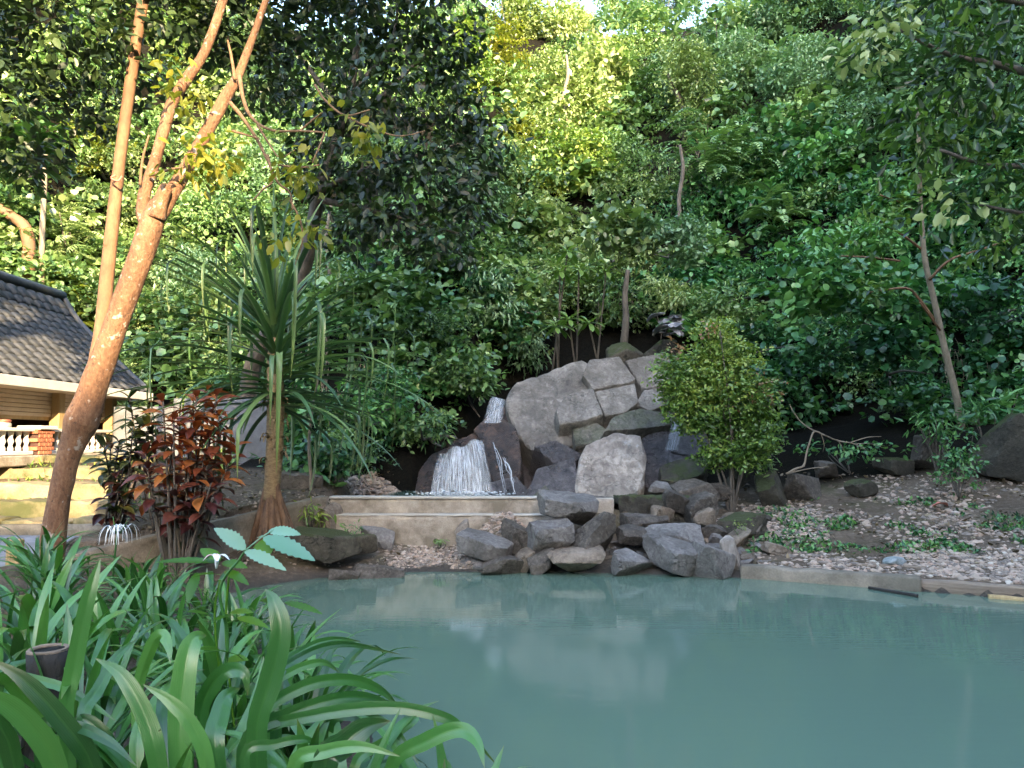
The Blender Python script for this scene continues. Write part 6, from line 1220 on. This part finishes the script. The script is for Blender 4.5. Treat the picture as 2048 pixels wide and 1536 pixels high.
V, F, T = merge([lobe_leaves('oval', P(a, b, 12.3), np.array([rx, rx, ry]) * m_per_px(12.3), 46, .06, rg, .5, .5, .4, .1, .9, spray=3) for a, b, rx, ry in [(1545, 790, 26, 45), (1490, 790, 40, 26), (1425, 660, 30, 25), (1350, 700, 20, 30), (1530, 760, 25, 30)]]); part('new_shoots', V, F, M['leaf_newred'], sh, T, kind='stuff')

# thin leaning tree on the right
lt = P(1922, 835, 13.3); lt[2] = min(lt[2], float(hgrid(lt[0], lt[1])) + .1)
lean = thing('leaning_tree', 'thin pale-barked leaning tree on the right bank', 'tree', lt)
V, F, _ = limb([(1924, 860, 16), (1912, 790, 14), (1890, 700, 13), (1868, 600, 12), (1850, 520, 11), (1842, 430, 10), (1838, 330, 9), (1836, 200, 9)], 13.3, 12.6, 60, 10, .08, 3); part('trunk', V, F, M['bark_pale'], lean)
for k, pts in enumerate([[(1868, 640, 7), (1840, 600, 6), (1815, 577, 5), (1770, 580, 4), (1740, 585, 3)], [(1845, 500, 6), (1805, 470, 5), (1770, 450, 3)], [(1858, 560, 6), (1900, 520, 5), (1960, 500, 4), (2030, 475, 3)], [(1840, 430, 6), (1800, 405, 4), (1760, 390, 3)], [(1800, 522, 5), (1740, 515, 4), (1680, 512, 3)], [(1880, 660, 5), (1840, 605, 4)]]):
    V, F, _ = limb(pts, 12.9, 12.5, 18, 6, .05, k); part('branch', V, F, M['bark_brown'], lean)
V, F, T = merge([lobe_leaves('oval', P(a, b, 12.6), np.array([rx, rx * .8, ry]) * m_per_px(12.6), n, .14, rg, .7, .4, .8, .3, .9, spray=5) for a, b, rx, ry, n in [(1770, 450, 60, 30, 80), (1740, 585, 50, 25, 60), (1700, 515, 50, 25, 60), (1960, 500, 60, 25, 50), (1780, 395, 50, 30, 60), (1840, 330, 60, 60, 160), (1840, 230, 70, 70, 200), (2030, 475, 40, 20, 30)]]); part('crown', V, F, M['leaf_canopy'], lean, T, kind='stuff')

# tree reaching in from the right edge
ot = np.array([8.2, 8.6, float(hgrid(8.2, 8.6))]); over = thing('overhanging_tree', 'dark broad-leaved tree reaching in over the top right corner', 'tree', ot)
V, F, _ = tube(catmull([ot - [0, 0, .2], ot + [.1, 0, 2], ot + [-.2, .1, 4.2], ot + [-.5, .2, 6.5]], 40), np.linspace(.22, .1, 40), 14, .1, 2); part('trunk', V, F, M['bark_grey'], over)
for k, pts in enumerate([[(2260, 230, 26), (2120, 170, 20), (2000, 130, 14), (1900, 110, 10), (1800, 60, 6)], [(2260, 330, 22), (2120, 330, 16), (1980, 330, 10), (1880, 300, 6)], [(2200, 60, 20), (2060, 10, 14), (1900, -20, 8)], [(2200, 420, 16), (2080, 430, 10), (1960, 410, 5)]]):
    V, F, _ = limb(pts, 8.7, 8.3, 24, 8, .08, k); part('limb', V, F, M['bark_grey'], over)
V, F, T = crown([(1990, 60, 110, 75, .2), (1860, 70, 90, 60, 0), (1770, 50, 60, 50, -.2), (1930, 160, 105, 70, .1), (1830, 180, 80, 55, .3), (2040, 180, 90, 80, .3), (1900, 270, 95, 60, .2), (2020, 300, 100, 65, 0), (1820, 300, 50, 60, .4), (1930, 370, 75, 50, .1), (2050, 400, 90, 60, .2), (1880, 420, 45, 50, .3), (1990, 470, 60, 45, .4), (2180, 150, 130, 170, .2), (2180, 420, 120, 120, .4), (1950, -70, 200, 80, 0)],
                'spoon', .17, rg, 8.4, 1.05, .4, .55, up=.6, droop=.7, depth=.75, spray=7); part('crown', V, F, M['leaf_canopy'], over, T, kind='stuff')
V, F, T = merge([lobe_leaves('oval', P(a, b, 8.2), np.array([rx, rx, ry]) * m_per_px(8.2), n, .14, rg, .85, .3, .5, .8, .9, spray=4) for a, b, rx, ry, n in [(1720, 95, 45, 40, 40), (1760, 60, 40, 40, 40), (1800, 25, 40, 30, 24), (1745, 120, 30, 40, 24), (1885, 410, 30, 50, 16), (1960, 400, 40, 50, 14)]]); part('fringe_leaves', V, F, M['leaf_lime'], over, T, kind='stuff')

# left background tree with two slim trunks above the roof
for k, (pts, lab, mt) in enumerate([([(50, 600, 26), (58, 520, 26), (52, 460, 24), (20, 430, 20), (-30, 400, 18)], 'bent brown trunk above the pavilion roof', 'bark_brown'), ([(82, 600, 12), (84, 480, 11), (88, 390, 10), (92, 280, 8)], 'thin pale straight trunk above the pavilion roof', 'bark_pale')]):
    q = hit(pts[0][0], pts[0][1] + 40, 17.5); Yd = q[1] - .1; t = thing('background_tree', lab, 'tree', q); V, F, _ = limb([(pts[0][0], pts[0][1] + 70, pts[0][2])] + pts, Yd, Yd - .3, 30, 9, .1, k); part('trunk', V, F, M[mt], t)
    V, F, T = crown([(pts[-1][0], pts[-1][1] - 30, 90, 60, 0)], 'oval', .2, rg, Yd - .3, .5, .5, .4); part('crown', V, F, M['leaf_canopy'], t, T, kind='stuff')

# small plants of the right bank
def small_bush(name, label, px, py, rx, ry, Yd, mt, kind, size, n, cat='shrub', **kw):
    c = P(px, py, Yd); b = np.array([c[0], Yd, float(hgrid(c[0], Yd))]); sc = m_per_px(Yd); t = thing(name, label, cat, b)
    for k in range(5):
        tip = c + rg.normal(size=3) * np.array([rx, rx, ry]) * sc * .5; V, F, _ = tube(catmull([b, (b + tip) / 2 + rg.normal(size=3) * .03, tip], 10), np.linspace(.012, .004, 10), 6); part('stem', V, F, M['bark_grey'], t)
    V, F, T = lobe_leaves(kind, c, np.array([rx, rx, ry]) * sc, n, size, rg, **{**dict(tint=.6, tvar=.4, up=.6, droop=.3, shell=.9, spray=5), **kw}); part('foliage', V, F, M[mt], t, T, kind='stuff'); return t
small_bush('green_shrub', 'little bright green shrub on the right bank', 1915, 920, 45, 65, 12.0, 'leaf_teal', 'oval', .07, 620)
small_bush('whorled_plant', 'whorled-leaved dark green plant at the foot of the leaning tree', 1975, 815, 65, 28, 12.9, 'leaf_teal', 'lance', .24, 130, droop=.1, cat='plant')
small_bush('whorled_plant', 'low leafy plant left of the leaning trunk foot', 1870, 845, 60, 35, 13.2, 'leaf_teal', 'lance', .16, 200, cat='plant')
small_bush('creeping_plant', 'low green plants along the edge of the dark thicket', 1700, 900, 110, 22, 14.0, 'leaf_teal', 'oval', .1, 260, cat='plant')
small_bush('creeping_plant', 'small ferny plant behind the shrub stem', 1530, 925, 30, 26, 12.8, 'leaf_under', 'lance', .1, 120, cat='plant')
small_bush('creeping_plant', 'tiny plants growing on the round mossy boulder', 1482, 1052, 30, 22, 10.72, 'leaf_olive', 'oval', .025, 160, cat='plant')
small_bush('tuft_plant', 'grassy green tuft beside the end of the edging', 620, 1028, 25, 22, 10.85, 'leaf_olive', 'lance', .12, 110, cat='plant')
small_bush('tuft_plant', 'dark little fern below the greyish leaning rock', 705, 1062, 18, 12, 10.7, 'leaf_teal', 'lance', .09, 60, cat='plant')
small_bush('tuft_plant', 'small green weed at the foot of the lower weir step', 878, 1082, 14, 9, 10.9, 'leaf_under', 'oval', .05, 50, cat='plant')
# weeds, litter, vines: uncountable
def scatter(n, box_, fy, size, kinds, mt, name, label, cat, mask, flat=.9, up_d=.4, y0=7.0):
    pos = []
    while len(pos) < n:
        a, b = rg.uniform(box_[0], box_[1]), rg.uniform(box_[2], box_[3]); p = hit(a, b, y0)
        if mask(a, b, p): pos.append(p)
    pos = np.array(pos); m = len(pos); d = rg.normal(size=(m, 3)); d[:, 2] = np.abs(d[:, 2]) * up_d; V, F, T = leaves(kinds, pos + [0, 0, .015], unit(d), unit(np.array([0, 0, flat]) + rg.normal(size=(m, 3)) * .4), size * rg.uniform(.5, 1.3, m), rg.random(m)); tag(obj(name, mesh_np(name, V, F, M[mt], T)), label, cat, kind='stuff')
scatter(3200, (1500, 2150, 1000, 1110), 0, .07, 'oval', 'leaf_teal', 'weeds', 'low green weeds between the stones of the right bank', 'weeds', lambda a, b, p: pool_d(p[0], p[1]) > .5 and p[1] < 15 and fbm(p[None] * 1.4 + 5, 3)[0] > .06, up_d=.9)
scatter(700, (1480, 2150, 930, 1130), 0, .085, 'oval', 'leaf_dry', 'leaf_litter', 'dry brown leaf litter over the right bank', 'leaf litter', lambda a, b, p: pool_d(p[0], p[1]) > .4 and p[1] < 16)
scatter(1700, (280, 800, 940, 1130), 0, .08, 'oval', 'leaf_dry', 'leaf_litter', 'dry brown leaf litter over the left bank', 'leaf litter', lambda a, b, p: pool_d(p[0], p[1]) > .25 and p[1] < 15)
scatter(2200, (-100, 300, 905, 1050), 0, .09, 'lance', 'leaf_olive', 'weeds', 'mossy weeds growing over the stone terrace', 'weeds', lambda a, b, p: p[0] < -5.4 and 10.6 < p[1] < 13.6 and vnoise(p * 1.7) > -.1, up_d=1.4)
vp = []
for k in range(210):
    a, b, L_ = [(rg.uniform(1330, 1430), rg.uniform(300, 420), 2.6), (rg.uniform(640, 720), rg.uniform(430, 640), 2.4), (rg.uniform(1850, 2060), rg.uniform(660, 780), 1.8), (rg.uniform(590, 840), rg.uniform(720, 860), 1.5), (rg.uniform(1180, 1300), rg.uniform(580, 640), 1.3)][k % 5]
    p = hit(a, b, 12.5); p = p + np.array([0, -rg.uniform(.2, 1.0), .4]); n = 10; L_ = L_ * rg.uniform(.4, 1.1); q = p + np.cumsum(np.column_stack([rg.normal(size=n) * .03, rg.normal(size=n) * .03 , np.full(n, -L_ / n)]), 0); vp.append(tube(q, rg.uniform(.006, .014), 4, cap=False))
V, F, T = merge(vp); tag(obj('hanging_vines', mesh_np('hanging_vines', V, F, M['bark_pale'], T)), 'thin dry vines hanging down the slope', 'vines', kind='stuff')
# dead fallen branch
Z6 = lambda a, b: (1300 + a * .41671, 600 + b * .41671)
db = thing('fallen_branch', 'bare grey dead branch lying before the dark thicket', 'branch', P(*Z6(735, 800), 12.6))
for k, (pts, w0) in enumerate([([(655, 835), (700, 810), (738, 795), (750, 740), (770, 670), (790, 630), (840, 650), (900, 675), (980, 690), (1040, 722)], .022), ([(790, 630), (730, 590), (690, 540), (670, 500)], .012), ([(900, 672), (925, 710), (940, 740)], .009), ([(960, 685), (1040, 660), (1110, 655)], .01), ([(820, 640), (835, 690), (830, 730)], .008), ([(980, 690), (1060, 690), (1110, 705)], .008), ([(655, 835), (760, 810), (860, 800)], .014)]):
    p = catmull([P(*Z6(a, b), 12.6 + .05 * i) for i, (a, b) in enumerate(pts)], 24); V, F, _ = tube(p, np.linspace(w0, w0 * .4, 24), 6, .1, k); part('bough', V, F, M['bark_pale'], db)
p = hit(1880, 1020, 8); place = np.array(p); V, F, U, W = ribbon(catmull([place + [-.12, 0, .05], place + [0, -.04, .1], place + [.13, .02, .06]], 9), .14 * np.sin(np.linspace(.15, .95, 9) * math.pi), 4, curl=.4)
single('fallen_leaf', V, F, M['cloth_red'], 'big curled orange fallen leaf on the right bank', 'leaf')
p = np.array(hit(1790, 1132, 8)); V, F = boulder((.26, .2, .14), 811, .2, 3, 12, noise=.3); single('plastic_bag', V + p + [0, 0, .05], F, M['litter_blue'], 'crumpled pale blue plastic bag among the pebbles', 'bag')
